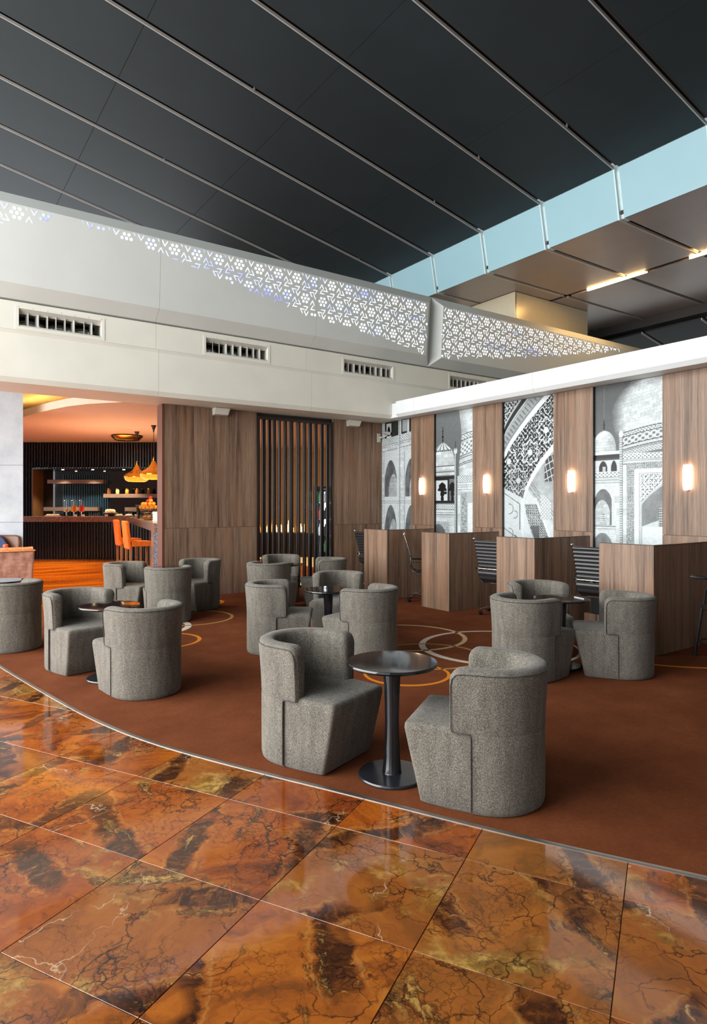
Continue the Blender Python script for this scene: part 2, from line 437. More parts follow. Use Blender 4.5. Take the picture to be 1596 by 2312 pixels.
tm.loft([[(-h, -h, -.012), (h, -h, -.012), (h, h, -.012), (-h, h, -.012)], [(-h, -h, -.0015), (h, -h, -.0015), (h, h, -.0015), (-h, h, -.0015)], [(-g, -g, 0), (g, -g, 0), (g, g, 0), (-g, g, 0)]])
tile0 = None
for i in range(-12, 9):
    for j in range(-9, 13):
        c = to + tu * (TILE * (i + .5)) + tv * (TILE * (j + .5))
        if not (-2.6 < c.x < 5.2 and -1.6 < c.y < 10.2): continue
        if min((to + tu * (TILE * (i + a)) + tv * (TILE * (j + b))).x - edge_x((to + tu * (TILE * (i + a)) + tv * (TILE * (j + b))).y) for a in (0, 1) for b in (0, 1)) > -.01: continue
        if tile0 is None: tile0 = t_ = tm.build('tile', 'marble', floor)
        else: t_ = share(tile0, 'tile', floor)
        t_.location = (c.x, c.y, -.003); t_.rotation_euler = (0, 0, ta)

pts = [(edge_x(y), y) for y in _ys]
carpet = tag(MB().prism([(8.12, -6), (8.12, 10.66)] + pts[::-1], -.010, 0.0).build('carpet', 'carpet'), 'rust brown wall-to-wall carpet with interlocking coloured rings', 'carpet')
sl = []
for k, y in enumerate(_ys):
    x = edge_x(y); dx = edge_x(y + .05) - edge_x(y - .05); n = Vector((.1, -dx)).normalized()
    sl.append([(x + n.x * .016, y + n.y * .016, -.009), (x + n.x * .016, y + n.y * .016, .0015), (x, y, .0025), (x - n.x * .012, y - n.y * .012, .0008), (x - n.x * .012, y - n.y * .012, -.009)])
MB().loft(sl).build('edge_strip', 'steel', carpet, smooth=40)
def ring(cx, cy, r, w, m, name, ang=0.0, a0=0.0, a1=2 * PI, thin=.35):
    """flat woven band; w is the width at its thick side (towards ang), thin*w opposite"""
    n = 72; full = a1 - a0 > 6.28; L = []
    for k in range(n if full else n + 1):
        t = a0 + (a1 - a0) * k / n
        ww = w * (thin + (1 - thin) * .5 * (1 + math.cos(t - ang))) / 2
        c, s = math.cos(t), math.sin(t)
        L.append([(cx + c * (r - ww), cy + s * (r - ww), -.002), (cx + c * (r - ww), cy + s * (r - ww), .0012), (cx + c * (r + ww), cy + s * (r + ww), .0012), (cx + c * (r + ww), cy + s * (r + ww), -.002)])
    mb = MB()
    mb.loft(L + [L[0]] if full else L, cap=not full)
    o = mb.build('ring', m, carpet); o['label'] = name; return o
ring(3.847, 4.654, .395, .045, 'ring_orange', 'orange ring woven in the carpet behind the front table', 4.2)
ring(4.495, 5.083, .56, .040, 'ring_tan', 'tan ring woven in the carpet', -.8)
ring(4.875, 5.977, .742, .055, 'ring_cream', 'cream ring woven in the carpet', -.7)
ring(5.43, 4.95, .86, .075, 'ring_white', 'off-white ring woven in the carpet', 2.9)
ring(2.43, 7.412, .42, .045, 'ring_orange', 'orange ring in the carpet at left', -.6)
ring(3.229, 8.692, .59, .045, 'ring_tan', 'yellow tan ring in the carpet at left', -.6)
ring(2.45, 8.35, .60, .085, 'ring_white', 'thick white ring in the carpet at left', -.7)
ring(7.3, 4.2, 1.40, .045, 'ring_orange', 'orange arc running under the end booth', 0, 3.55, 4.25, 1)
ring(3.95, 9.9, .27, .06, 'ring_orange', 'small orange ring near the wood wall', 0)

# ---------------- wood wall at the back, with the bar opening and the slatted opening
wall_back = struct(MB().box(3.50, 10.70, 0, 5.20, 10.90, 3.30).box(6.93, 10.70, 0, 8.4, 10.90, 3.30).box(5.20, 10.72, 3.22, 6.93, 10.90, 3.30).build('wall_back', 'wood_edge'))
for x0, x1 in ((3.522, 5.228), (6.905, 8.12)):
    for z0, z1 in ((.0, 1.186), (1.190, 3.285)):
        box('wood_panel', 'wood', x0, 10.638, z0, x1, 10.70, z1, wall_back)
box('end_panel', 'wood_red', 3.478, 10.640, 0, 3.5215, 10.90, 3.285, wall_back)

# ---------------- right wall: wood panels between the murals
wall_right = struct(box('wall_right', 'wood_edge', 8.13, -6, 0, 8.40, 10.70, 3.29))
WOODS = [(8.954, 9.63), (7.279, 7.964), (5.567, 6.26), (3.85, 4.54), (2.14, 2.83), (.43, 1.12)]
for y0, y1 in WOODS:
    for z0, z1 in ((0, 1.196), (1.200, 3.285)):
        box('wood_panel', 'wood', 8.07, y0 + .010, z0, 8.13, y1, z1, wall_right)
    box('edge_strip', 'wood_edge', 8.069, y0, 0, 8.13, y0 + .0095, 3.285, wall_right)

# ---------------- white beam along the right wall
beam = struct_empty('trim_1')
for y0, y1 in ((-6, .9), (.904, 3.62), (3.624, 6.39), (6.394, 9.16), (9.164, 9.70)):
    prof = [(8.60, 3.29), (7.80, 3.29), (7.74, 3.345), (7.74, 3.59), (7.77, 3.60), (8.60, 3.60)]
    MB().loft([[(x, y0, z) for x, z in prof], [(x, y1, z) for x, z in prof]]).build('beam_section', 'white_beam', beam)

box('beam_end', 'white_beam', 7.83, 9.70, 3.30, 8.60, 9.96, 3.58, beam)
# ---------------- deep white fascia over the back wall
fascia = struct_empty('trim_2')
def xloft(prof, x0, x1, name, m, parent): return MB().loft([[(x0, y, z) for y, z in prof], [(x1, y, z) for y, z in prof]]).build(name, m, parent)
for x0, x1 in ((-2.4, .40), (.404, 3.187), (3.191, 5.973), (5.977, 8.758), (8.762, 18)):
    xloft([(10.86, 3.29), (9.97, 3.29), (9.925, 3.36), (9.925, 3.965), (9.90, 4.01), (10.86, 4.01)], x0, x1, 'lower_panel', 'white_low', fascia)
VENTS = [(1.235, 2.330), (3.955, 5.075), (6.665, 7.820), (9.365, 10.485)]
VZ0, VZ1 = 4.065, 4.315
xs = [-2.4]
for a, b in VENTS: xs += [a, b]
xs.append(18)
for k in range(0, len(xs), 2):
    cuts = [xs[k]] + [j for j in (.35, 3.139, 5.843, 8.589) if xs[k] < j < xs[k + 1]] + [xs[k + 1]]
    for a, b in zip(cuts, cuts[1:]):
        box('upper_panel', 'white_low', a + (.002 if a != xs[k] else 0), 9.90, 4.012, b - (.002 if b != xs[k + 1] else 0), 10.4, 4.40, fascia)
for a, b in VENTS:
    box('upper_panel', 'white_low', a, 9.90, 4.012, b, 10.4, VZ0, fascia); box('upper_panel', 'white_low', a, 9.90, VZ1, b, 10.4, 4.40, fascia)
box('shadow_gap', 'shade_grey', -2.4, 9.99, 4.401, 18, 10.4, 4.43, fascia)
FULL = [(10.4, 4.43), (9.90, 4.43), (9.70, 4.59), (9.62, 5.63), (9.80, 5.83), (10.4, 5.83)]
OUT = [(10.4, 4.43), (9.90, 4.43), (9.898, 4.44), (9.802, 5.82), (9.80, 5.83), (10.4, 5.83)]
def sect(p, x): return [(x, y, z) for y, z in p]
for x0, x1, e0, e1 in ((-2.4, .385, 0, 0), (.389, 3.128, 0, 0), (3.132, 5.922, 0, 0), (5.926, 8.742, 0, 1), (8.742, 11.448, 1, 0), (11.452, 14.0, 0, 0), (14.004, 18, 0, 0)):
    L = [sect(OUT, x0), sect(FULL, x0 + .18)] if e0 else [sect(FULL, x0)]
    L += [sect(FULL, x1 - .22), sect(OUT, x1)] if e1 else [sect(FULL, x1)]
    MB().loft(L).build('raised_panel', 'white_panel', fascia)
# backlit cut-outs: hexagon flowers and chevrons on a triangular lattice
low1 = np.array([(-2.4, 4.6), (-.6, 4.8), (.40, 5.10), (.98, 5.32), (1.354, 5.42), (1.80, 5.58), (1.861, 5.60), (2.719, 5.49), (3.605, 5.33), (4.59, 5.15), (5.783, 4.93), (7.245, 4.80), (8.50, 4.61)])
low2 = np.array([(8.93, 4.60), (10.2, 4.76), (11.45, 4.935), (14.02, 5.36), (15.3, 5.62)])
def inside(x, z):
    if z > 5.625: return False
    for a in (.387, 3.13, 5.924, 11.45, 14.002):
        if abs(x - a) < .02: return False
    if x < 8.50: return z > np.interp(x, low1[:, 0], low1[:, 1]) and not (1.66 < x < 1.84)
    if 8.93 < x < 15.2: return z > np.interp(x, low2[:, 0], low2[:, 1])
    return False
def face_y(z): return 9.70 - .08 * (z - 4.59) / 1.04
cut = MB()
def put(poly):
    if not all(inside(x, z) for x, z in poly): return
    cut.add([(x, face_y(z) - .002, z) for x, z in poly], [tuple(range(len(poly)))])
def clipped(poly):
    cx = sum(p[0] for p in poly) / len(poly); cz = sum(p[1] for p in poly) / len(poly)
    if all(inside(x, z) for x, z in poly): put(poly)
    elif inside(cx, cz) and max(z for x, z in poly) < 5.63 and (cx < 1.6 or cx > 1.9):
        cut.add([(x, face_y(z) - .002, z) for x, z in poly], [tuple(range(len(poly)))])
    elif inside(cx, cz):
        put([(cx + (x - cx) * .5, cz + (z - cz) * .5) for x, z in poly])
D = .36
a1, a2 = np.array((D, 0)), np.array((D / 2, D * math.sqrt(3) / 2))
for i in range(-40, 60):
    for j in range(0, 8):
        c = np.array((-2.6, 4.58)) + a1 * i + a2 * j
        if not -2.4 < c[0] < 15.3: continue
        for q in range(7):
            o = c if q == 6 else c + .066 * np.array((math.cos(q * PI / 3), math.sin(q * PI / 3)))
            clipped([(o[0] + .0235 * math.cos(k * PI / 3 + PI / 6), o[1] + .0235 * math.sin(k * PI / 3 + PI / 6)) for k in range(6)])
        for tri, up in ((c + (a1 + a2) / 3, 1), (c + (2 * a2 - a1 + a2 * 0) / 3 + a1 / 3 * 0, -1)):
            for k in range(3):
                d = (-PI / 2 if up > 0 else PI / 2) + k * 2 * PI / 3
                ax = np.array((math.cos(d), math.sin(d))); sd = np.array((-ax[1], ax[0]))
                tip = tri + ax * .094 + sd * .030
                for s in (1, -1):
                    e = tip - ax * .070 + sd * s * .0405
                    wv = np.array((ax[0], ax[1])) * .022
                    q4 = [tip, tip - wv, e - wv, e] if s > 0 else [tip, e, e - wv, tip - wv]
                    clipped([tuple(p) for p in q4])
cut.build('cutout', 'cutout', fascia)['kind'] = 'stuff'

# ---------------- sloping dark ceiling, bulkhead, soffit
SL = .198
def zc(x): return 10.0 - SL * x
ceiling = struct(MB().hexa([(-7, -6, zc(-7) + .16), (10.83, -6, zc(10.83) + .16), (10.83, 25, zc(10.83) + .16), (-7, 25, zc(-7) + .16)],
                           [(-7, -6, zc(-7) + .5), (10.83, -6, zc(10.83) + .5), (10.83, 25, zc(10.83) + .5), (-7, 25, zc(-7) + .5)])
                 .box(11.25, -6, 7.15, 17.4, 25, 8.6)
                 .hexa([(17.4, -6, zc(17.4) + .16), (27, -6, zc(27) + .16), (27, 25, zc(27) + .16), (17.4, 25, zc(17.4) + .16)],
                       [(17.4, -6, 8), (27, -6, 8), (27, 25, 8), (17.4, 25, 8)]).build('ceiling', 'ceil_gap'))
JX = [3.12 - 2.72 * 3, 3.12 - 2.72 * 2, 3.12 - 2.72, 3.12, 5.84, 8.56, 10.80]
RY = [5.27 + 1.70 * k for k in range(-6, 12)]
GW = .06
def slab(x0, y0, x1, y1, zf, th, name, m, parent):
    return MB().hexa([(x0, y0, zf(x0)), (x1, y0, zf(x1)), (x1, y1, zf(x1)), (x0, y1, zf(x0))], [(x0, y0, zf(x0) + th), (x1, y0, zf(x1) + th), (x1, y1, zf(x1) + th), (x0, y1, zf(x0) + th)]).build(name, m, parent)
for a, b in zip(JX, JX[1:]):
    proto = None
    for y in RY:
        if proto is None:
            proto = slab(a + .004, GW, b - .004, 1.70 - GW, zc, .05, 'ceiling_panel', 'ceil', ceiling); q = proto
        else: q = share(proto, 'ceiling_panel', ceiling)
        q.location = (0, y, 0)
r0 = s0 = None
for y in RY:
    if r0 is None:
        r0 = slab(-6, GW - .022, 10.80, GW - .001, lambda x: zc(x) - .012, .05, 'edge_rail', 'ceil_edge', ceiling)
        s0 = MB().tube([(-6, -.01, zc(-6) + .075), (10.8, -.01, zc(10.8) + .075)], .03, 8).build('channel_rail', 'ceil_gap', ceiling, smooth=60)
        a_, b_ = r0, s0
    else: a_ = share(r0, 'edge_rail', ceiling); b_ = share(s0, 'channel_rail', ceiling)
    a_.location = (0, y, 0); b_.location = (0, y, 0)
bulkhead = struct(MB().hexa([(10.86, -6, 7.80), (11.02, -6, 6.97), (11.02, 25, 6.97), (10.86, 25, 7.80)], [(11.0, -6, 8.1), (11.2, -6, 6.97), (11.2, 25, 6.97), (11.0, 25, 8.1)]).build('trim_3', 'bulk_trim'))
p0 = None
for y in RY:
    if p0 is None:
        p0 = MB().hexa([(10.80, GW, 7.855), (10.97, GW, 6.955), (10.97, 1.70 - GW, 6.955), (10.80, 1.70 - GW, 7.855)], [(10.86, GW, 7.88), (11.03, GW, 6.97), (11.03, 1.70 - GW, 6.97), (10.86, 1.70 - GW, 7.88)]).build('bulkhead_panel', 'bulk', bulkhead)
        e0 = MB().hexa([(10.79, GW - .03, 7.85), (10.962, GW - .03, 6.95), (10.962, GW, 6.95), (10.79, GW, 7.85)], [(10.86, GW - .03, 7.86), (11.03, GW - .03, 6.96), (11.03, GW, 6.96), (10.86, GW, 7.86)]).build('channel_lip', 'bulk_trim', bulkhead)
        q, e = p0, e0
    else: q = share(p0, 'bulkhead_panel', bulkhead); e = share(e0, 'channel_lip', bulkhead)
    q.location = (0, y, 0); e.location = (0, y, 0)
soffit = struct(box('trim_4', 'ceil_gap', 10.99, -6, 7.05, 17.38, 25, 7.14))
for a, b in ((10.975, 13.83), (14.01, 17.39)):
    p0 = r0 = None
    for y in RY:
        if p0 is None:
            p0 = slab(a, GW, b, 1.70 - GW, lambda x: 6.96, .05, 'soffit_panel', 'soffit', soffit); q = p0
            r0 = box('soffit_rail', 'soffit_edge', a, GW - .035, 6.945, b + (.12 if a > 14 else 0), GW - .002, 7.0, soffit); e = r0
        else: q = share(p0, 'soffit_panel', soffit); e = share(r0, 'soffit_rail', soffit)
        q.location = (0, y, 0); e.location = (0, y, 0)
p0 = r0 = None
for y in RY:
    if p0 is None:
        p0 = slab(17.42, GW, 26.9, 1.70 - GW, zc, .05, 'ceiling_panel', 'ceil', ceiling); r0 = slab(17.42, GW - .03, 26.9, GW - .001, lambda x: zc(x) - .012, .05, 'edge_rail', 'soffit_edge', ceiling); q, e = p0, r0
    else: q = share(p0, 'ceiling_panel', ceiling); e = share(r0, 'edge_rail', ceiling)
    q.location = (0, y, 0); e.location = (0, y, 0)
# cream clad column behind the fascia
column = struct(box('trim_5', 'column', 12.54, 10.90, 3.3, 15.46, 12.9, 6.95))
for x0, x1 in ((12.52, 14.62), (14.625, 15.48)): box('column_panel', 'column', x0, 10.86, 3.3, x1, 10.90, 6.95, column)
box('column_panel', 'column', 12.50, 10.86, 3.3, 12.54, 12.9, 6.95, column)

# ---------------- the far sides of the hall (outside the picture or hidden)
struct(box('wall_front', 'wall_dim', -6, -6.3, 0, 27, -6, 12))
struct(box('wall_far', 'wall_dim', 8.4, 25, 0, 27, 25.3, 12))
added_window = struct_empty('added_window_far')  # assumed far glazing, added so sky light reaches the far ceiling
for k in range(11): box('mullion', 'frame', 27.0, -6 + k * 3.0, 0, 27.15, -5.9 + k * 3.0, 4.8, added_window)
struct(box('ground_far', 'outside', 27.3, -40, -.3, 80, 60, -.1))
struct(box('floor_far', 'outside', 8.4, -6, -.08, 27, 25, 0))
window = struct_empty('window_1')
for k in range(9): box('mullion', 'frame', -6.15, -6 + k * 3.0, 0, -6.0, -5.9 + k * 3.0, 10.8, window)
for z in (0, 3.4, 6.8, 10.2): box('transom', 'frame', -6.12, -6, z, -6.02, 18.1, z + .08, window)
struct(box('ground', 'outside', -60, -40, -.3, -6.2, 60, -.1))

# ================================================================== MURALS (flat black-and-white prints on boards)
def S(x, w=.006): return np.clip(x / w + .5, 0, 1)                    # soft step
def lay(img, mask, val): return img * (1 - mask) + val * mask
def hashn(a, b): return np.modf(np.abs(np.sin(np.floor(a) * 127.1 + np.floor(b) * 311.7) * 43758.5453))[0]
def vnoise(x, y):
    fx, fy = x - np.floor(x), y - np.floor(y); fx, fy = fx * fx * (3 - 2 * fx), fy * fy * (3 - 2 * fy)
    return (hashn(x, y) * (1 - fx) + hashn(x + 1, y) * fx) * (1 - fy) + (hashn(x, y + 1) * (1 - fx) + hashn(x + 1, y + 1) * fx) * fy
def fbm(x, y): return .5 * vnoise(x, y) + .3 * vnoise(2 * x + 5, 2 * y) + .2 * vnoise(4 * x, 4 * y + 3)
def rect(p, z, p0, p1, z0, z1): return S(p - p0) * S(p1 - p) * S(z - z0) * S(z1 - z)
def arch(p, z, c, hw, z0, zs, zt):
    """pointed arch: straight jambs to zs, point at zt"""
    t = np.clip((z - zs) / (zt - zs), 0, 1); w = hw * np.where(z < zs, 1, np.sqrt(np.clip(1 - t ** 1.6, 0, 1)) * (1 - .12 * t))
    return S(w - np.abs(p - c)) * S(z - z0) * S(zt - z)
def floral(p, z, s, seed=0):
    a = np.sin(p * s + 2.1 * np.sin(z * s * .7 + seed)) * np.sin(z * s + 2.1 * np.sin(p * s * .8 + 1.3 + seed))
    b = np.sin(p * s * 1.9 + seed) * np.sin(z * s * 1.9 + .5)
    return a, b
def speck(p, z, s, lo=.25, hi=.85): a, b = floral(p, z, s); return np.where((np.abs(a) < .22) | (b > .55), hi, lo)
def masonry(p, z, hgt=.05, wid=.11):
    row = np.floor(z / hgt); u = p / wid + .5 * row + hashn(row, row * 0) * .5
    tone = .86 + .14 * hashn(u, row) - .12 * fbm(p * 9, z * 9)
    edge = np.minimum(np.abs(z / hgt - np.round(z / hgt)) * hgt, np.abs(u - np.round(u)) * wid)
    return tone * np.where(edge < .0018, .86, 1.0)
def frieze(p, z, f, base=.88): return base - .42 * (np.sin(p * f) * np.sin(z * f * 1.3) > .25)
def lines(img, z, zs, val=.35, w=.004):
    for q in zs: img = np.where(np.abs(z - q) < w, val, img)
    return img
def mural_facade(p, z):                                                # tower-like facade with stacked arches
    q = z - .09 * (p - .4)
    img = masonry(p, z, .06, .16) * .98
    img = lay(img, S(q - 2.98), .12 + .1 * fbm(p * 6, z * 6))
    for c, hw in ((.06, .05), (.62, .025), (.86, .03)): img = lay(img, rect(p, z, c - hw, c + hw, 2.9, 3.4), .82)
    img = lay(img, rect(p, z, .16, .32, 2.96, 3.26), .85); img = lay(img, arch(p, z, .24, .045, 3.0, 3.12, 3.2), .08)
    img = lay(img, rect(p, z, .68, .84, 3.05, 3.4), .62)
    band = S(q - 2.84) * S(2.98 - q); img = lay(img, band, frieze(p, q, 95))
    img = lines(img, q, (2.835, 2.80, 2.72), .4, .005)
    for c, hw in ((.30, .20), (.95, .18)):
        for z0, zt in ((1.70, 2.50), (.7, 1.58)):
            fr = rect(p, z, c - hw - .03, c + hw + .03, z0 - .02, zt + .17); img = lay(img, fr, .80 + .12 * (speck(p, z, 75)))
            img = lay(img, rect(p, z, c - hw - .03, c - hw - .015, z0, zt + .17), .55)
            a = arch(p, z, c, hw, z0, z0 + .42, zt); img = lay(img, a, .26 + .25 * fbm(p * 14, z * 8))
            img = lay(img, a * arch(p, z, c + .09, hw * .75, z0 - .1, z0 + .22, zt - .28), .78 * masonry(p, z, .04, .09))
    img = lay(img, rect(p, z, .555, .585, 1.0, 3.4), .84); img = lay(img, rect(p, z, .585, .605, 1.0, 3.4), np.where(np.sin(z * 180) > 0, .25, .6))
    img = lay(img, rect(p, z, .0, .03, 1.0, 3.0), np.where(np.sin(z * 150) > 0, .6, .85))
    img = lines(img, z, (1.66, 1.62), .5, .004)
    return img
def mural_kiosk(p, z):                                                 # small domed kiosk beside a great drum
    img = .38 + .06 * (z - 2.2) + 0 * p
    edge = .60 + .05 * np.cos((z - 2.95) * 4.2) + .10 * np.clip(3.1 - z, 0, .55)
    drum = S(p - edge); img = lay(img, drum, (masonry(p, z, .07, .16) * np.clip(.78 + (p - edge) * 1.2, 0, 1)))
    zz = z - .30 * (p - .6) + .25 * (p - .6) ** 2
    for a, b, f in ((2.72, 2.80, 90), (2.46, 2.66, 60)): img = lay(img, drum * S(zz - a) * S(b - zz), frieze(p, zz, f))
    for q in (2.81, 2.71, 2.44, 2.40, 2.31, 2.28): img = np.where((np.abs(zz - q) < .006) & (p > edge), .22, img)
    t = np.clip((z - 2.10) / .52, 0, 1); hw = .30 * np.sqrt(np.clip(1.02 - t ** 3.2 * .52, 0, 1))
    img = lay(img, S(hw - np.abs(p - .20)) * S(z - 2.2) * S(2.60 - z), masonry(p, z, .07, .14) * np.clip(1.02 - .35 * np.abs(p - .08), 0, 1))
    img = lay(img, S(.24 * np.clip((2.74 - z) / .16, 0, 1) ** .7 - np.abs(p - .185)) * S(z - 2.585) * S(2.74 - z), np.where(np.sin((p - .185) / np.clip((2.76 - z), .02, 1) * 9) > .4, .45, .9))
    img = np.where((np.abs(z - 2.585) < .012) & (p < .43), np.where(np.sin(p * 120) > 0, .15, .7), img)
    for q, r in ((2.78, .018), (2.84, .024), (2.90, .014), (2.95, .016)): img = lay(img, S(r - np.hypot(p - .185, z - q)), .08)
    img = lay(img, S(.007 - np.abs(p - .185)) * S(z - 2.72) * S(3.03 - z), .08)
    img = lay(img, rect(p, z, 0, .50, 2.13, 2.30), masonry(p, z, .08, .2) * .95); img = lines(img, np.where(p < .5, z, 9), (2.21, 2.19, 2.30), .3, .005)
    img = lay(img, rect(p, z, 0, .52, 1.62, 2.11), .12); img = lay(img, rect(p, z, 0, .31, 1.66, 2.04), .84); img = lay(img, rect(p, z, .36, .50, 1.66, 2.06), .42)
    for c, w in ((.17, .11), (.44, .09)):
        lob = w * (1 + .12 * np.sin(z * 75)); k = S(lob * np.where(z < 1.75, .35, np.where(z < 1.84, .45, np.sqrt(np.clip(1 - ((z - 1.84) / .16) ** 2, 0, 1)))) - np.abs(p - c)) * S(z - 1.66) * S(2.0 - z)
        img = lay(img, k, .06)
    img = lay(img, rect(p, z, .16, .29, 1.78, 1.83), .08); img = lay(img, rect(p, z, 0, .52, 1.62, 1.66), .10)
    img = lay(img, rect(p, z, 0, .50, 1.50, 1.60), frieze(p, z, 110)); img = lay(img, rect(p, z, 0, .50, .9, 1.49), masonry(p, z, .12, .3) * .97); img = lines(img, np.where(p < .5, z, 9), (1.49, 1.45, 1.40, 1.36), .45, .005)
    img = lay(img, rect(p, z, .0, .36, .9, 1.28), .82 * speck(p, z, 70, .6, 1.05)); img = lay(img, arch(p, z, .06, .20, .8, 1.05, 1.23), .28 + .2 * fbm(p * 9, z * 9))
    wall = rect(p, z, .57, 1.0, .9, 2.11); img = lay(img, wall, masonry(p, z, .11, .25) * .97)
    img = lay(img, rect(p, z, .57, 1.0, 2.0, 2.11), frieze(p, z, 105)); img = lines(img, np.where(p > .57, z, 9), (1.99, 1.94, 1.90, 1.855), .45, .004)
    img = lay(img, rect(p, z, .64, 1, .9, 1.82), .74); img = lay(img, rect(p, z, .66, .81, .9, 1.80), speck(p, z, 120, .32, .88)); img = lay(img, rect(p, z, .83, 1, .9, 1.62), .92)
    img = lay(img, rect(p, z, .49, .55, .9, 2.52), np.where(np.sin(z * 130 + p * 160) > 0, .42, .86) * np.where(p > .535, .4, 1)); img = lay(img, S(.045 - np.hypot(p - .52, (z - 2.56) * .8)), .86)
    img = lay(img, S(.006 - np.abs(p - .52)) * S(z - 2.58) * S(2.74 - z), .12)
    return img
def mural_vault(p, z):                                                 # vault with carved flowers between two ribs
    img = .72 + .18 * fbm(p * 5, z * 5) - .06
    d1 = z - (2.36 + .99 * p ** .80 - .02)                             # upper rib, rising to the right
    a, b = floral(p, z, 36); fl = np.where((np.abs(a) < .11) | (b > .80), .92, .13)
    for cx, cz in ((.54, 2.42), (.10, 2.30), (.85, 2.75), (.30, 1.98)):
        rr = np.hypot(p - cx, (z - cz) * .9); th = np.arctan2(z - cz, p - cx)
        fl = np.where(np.abs(rr - .16 - .02 * np.cos(8 * th)) < .010, .9, fl); fl = np.where((rr < .16) & (np.abs(np.sin(4 * th)) < .07), .85, fl); fl = np.where(rr < .045, .88, fl)
    fl = fl * np.clip(.55 + (z - 1.55) * .6, .55, 1) + np.clip(2.1 - z, 0, .6) * .55
    low = z - (1.62 + .85 * np.clip((p - .40) / .58, 0, 1) ** .62)     # lower rib curve
    img = lay(img, S(-d1 - .0) * S(low), fl)
    img = lay(img, S(p * 0 + .40 - p) * S(1.86 - .42 * p - z), .80 + .08 * fbm(p * 8, z * 8))
    for off, v, w in ((.0, .93, .10), (.12, .45, .03), (.16, .62, .16), (.34, .5, .02), (.37, .78, .02), (.40, .16, .10), (.52, .7, .03)):
        k = S(d1 - off) * S(off + w - d1); img = lay(img, k, v + (.06 * np.sin((p + z) * 160) if off == 0 else 0) - (.2 * (np.sin((p + z) * 60) > .6) if off == .16 else 0))
    img = lay(img, S(d1 - .55), np.where((np.abs(a) < .22) | (b > .5), .80, .16))
    inner = S(-low) * S(p - .40); img = lay(img, inner, .52 + .25 * fbm(p * 7, z * 7) + .22 * np.clip(1.9 - z, 0, 1))
    img = lay(img, inner * S(p - .82) * S(z - 1.95) * S(2.36 - z), np.where(np.minimum(np.abs(np.modf(p * 13 + z * 3)[0] - .5), np.abs(np.modf(z * 9 - p * 4)[0] - .5)) < .08, .8, .22))
    for q in (.0, .05, .13): img = np.where((np.abs(z - (2.0 - (p - .52) * 1.15 - q)) < .006) & (low < 0) & (p > .46), .34, img)
    img = lay(img, inner * S(1.93 - (p - .52) * 1.15 - .13 - z), .86)
    img = lay(img, S(.032 - np.abs(low * .55)) * S(p - .36), .95)
    img = lay(img, rect(p, z, .36, .42, .9, 1.66), .90); img = lay(img, rect(p, z, .40, .68, 1.62, 1.70), .86)
    wl = .43 + .17 * np.clip((1.62 - z) / .55, 0, 1.4) ** 1.5; wr = .66 + .22 * np.clip((1.62 - z) / .5, 0, 1.4)
    a2, b2 = floral(p, z, 80, 2); img = lay(img, S(p - wl) * S(wr - p) * S(1.60 - z), np.where((np.abs(a2) < .25) | (b2 > .5), .82, .14)); img = lay(img, S(p - wl - .02) * S(.72 - p) * S(1.25 - z), .35)
    img = lay(img, S(.022 - np.abs(p - wr - .02)) * S(1.63 - z), .95)
    img = lay(img, rect(p, z, .74, .94, 1.35, 1.75) * S(1.80 - (p - .74) * .9 - z), .72 + .25 * (np.sin(p * 110) * np.sin(z * 110) > .2))
    for z0, z1 in ((1.30, 1.78), (.9, 1.20)):
        k = S(.33 - p) * S(z1 - p * .55 - z) * S(z - z0 + p * .4); img = lay(img, k * 1.0, .80 + .06 * fbm(p * 12, z * 12))
        img = np.where((np.abs(z - (z1 - p * .55)) < .006) & (p < .33), .2, img); img = np.where((np.abs(p - .33) < .006) & (z < z1 - .18) & (z > z0 - .12), .2, img)
        r = np.hypot(p - .11, z - z0 - .22); img = np.where((np.abs(r - .08) < .006) & (p > .09), .4, img); r = np.hypot(p - .22, z - z0 - .13); img = np.where((np.abs(r - .06) < .006) & (p > .20), .4, img)
    return img
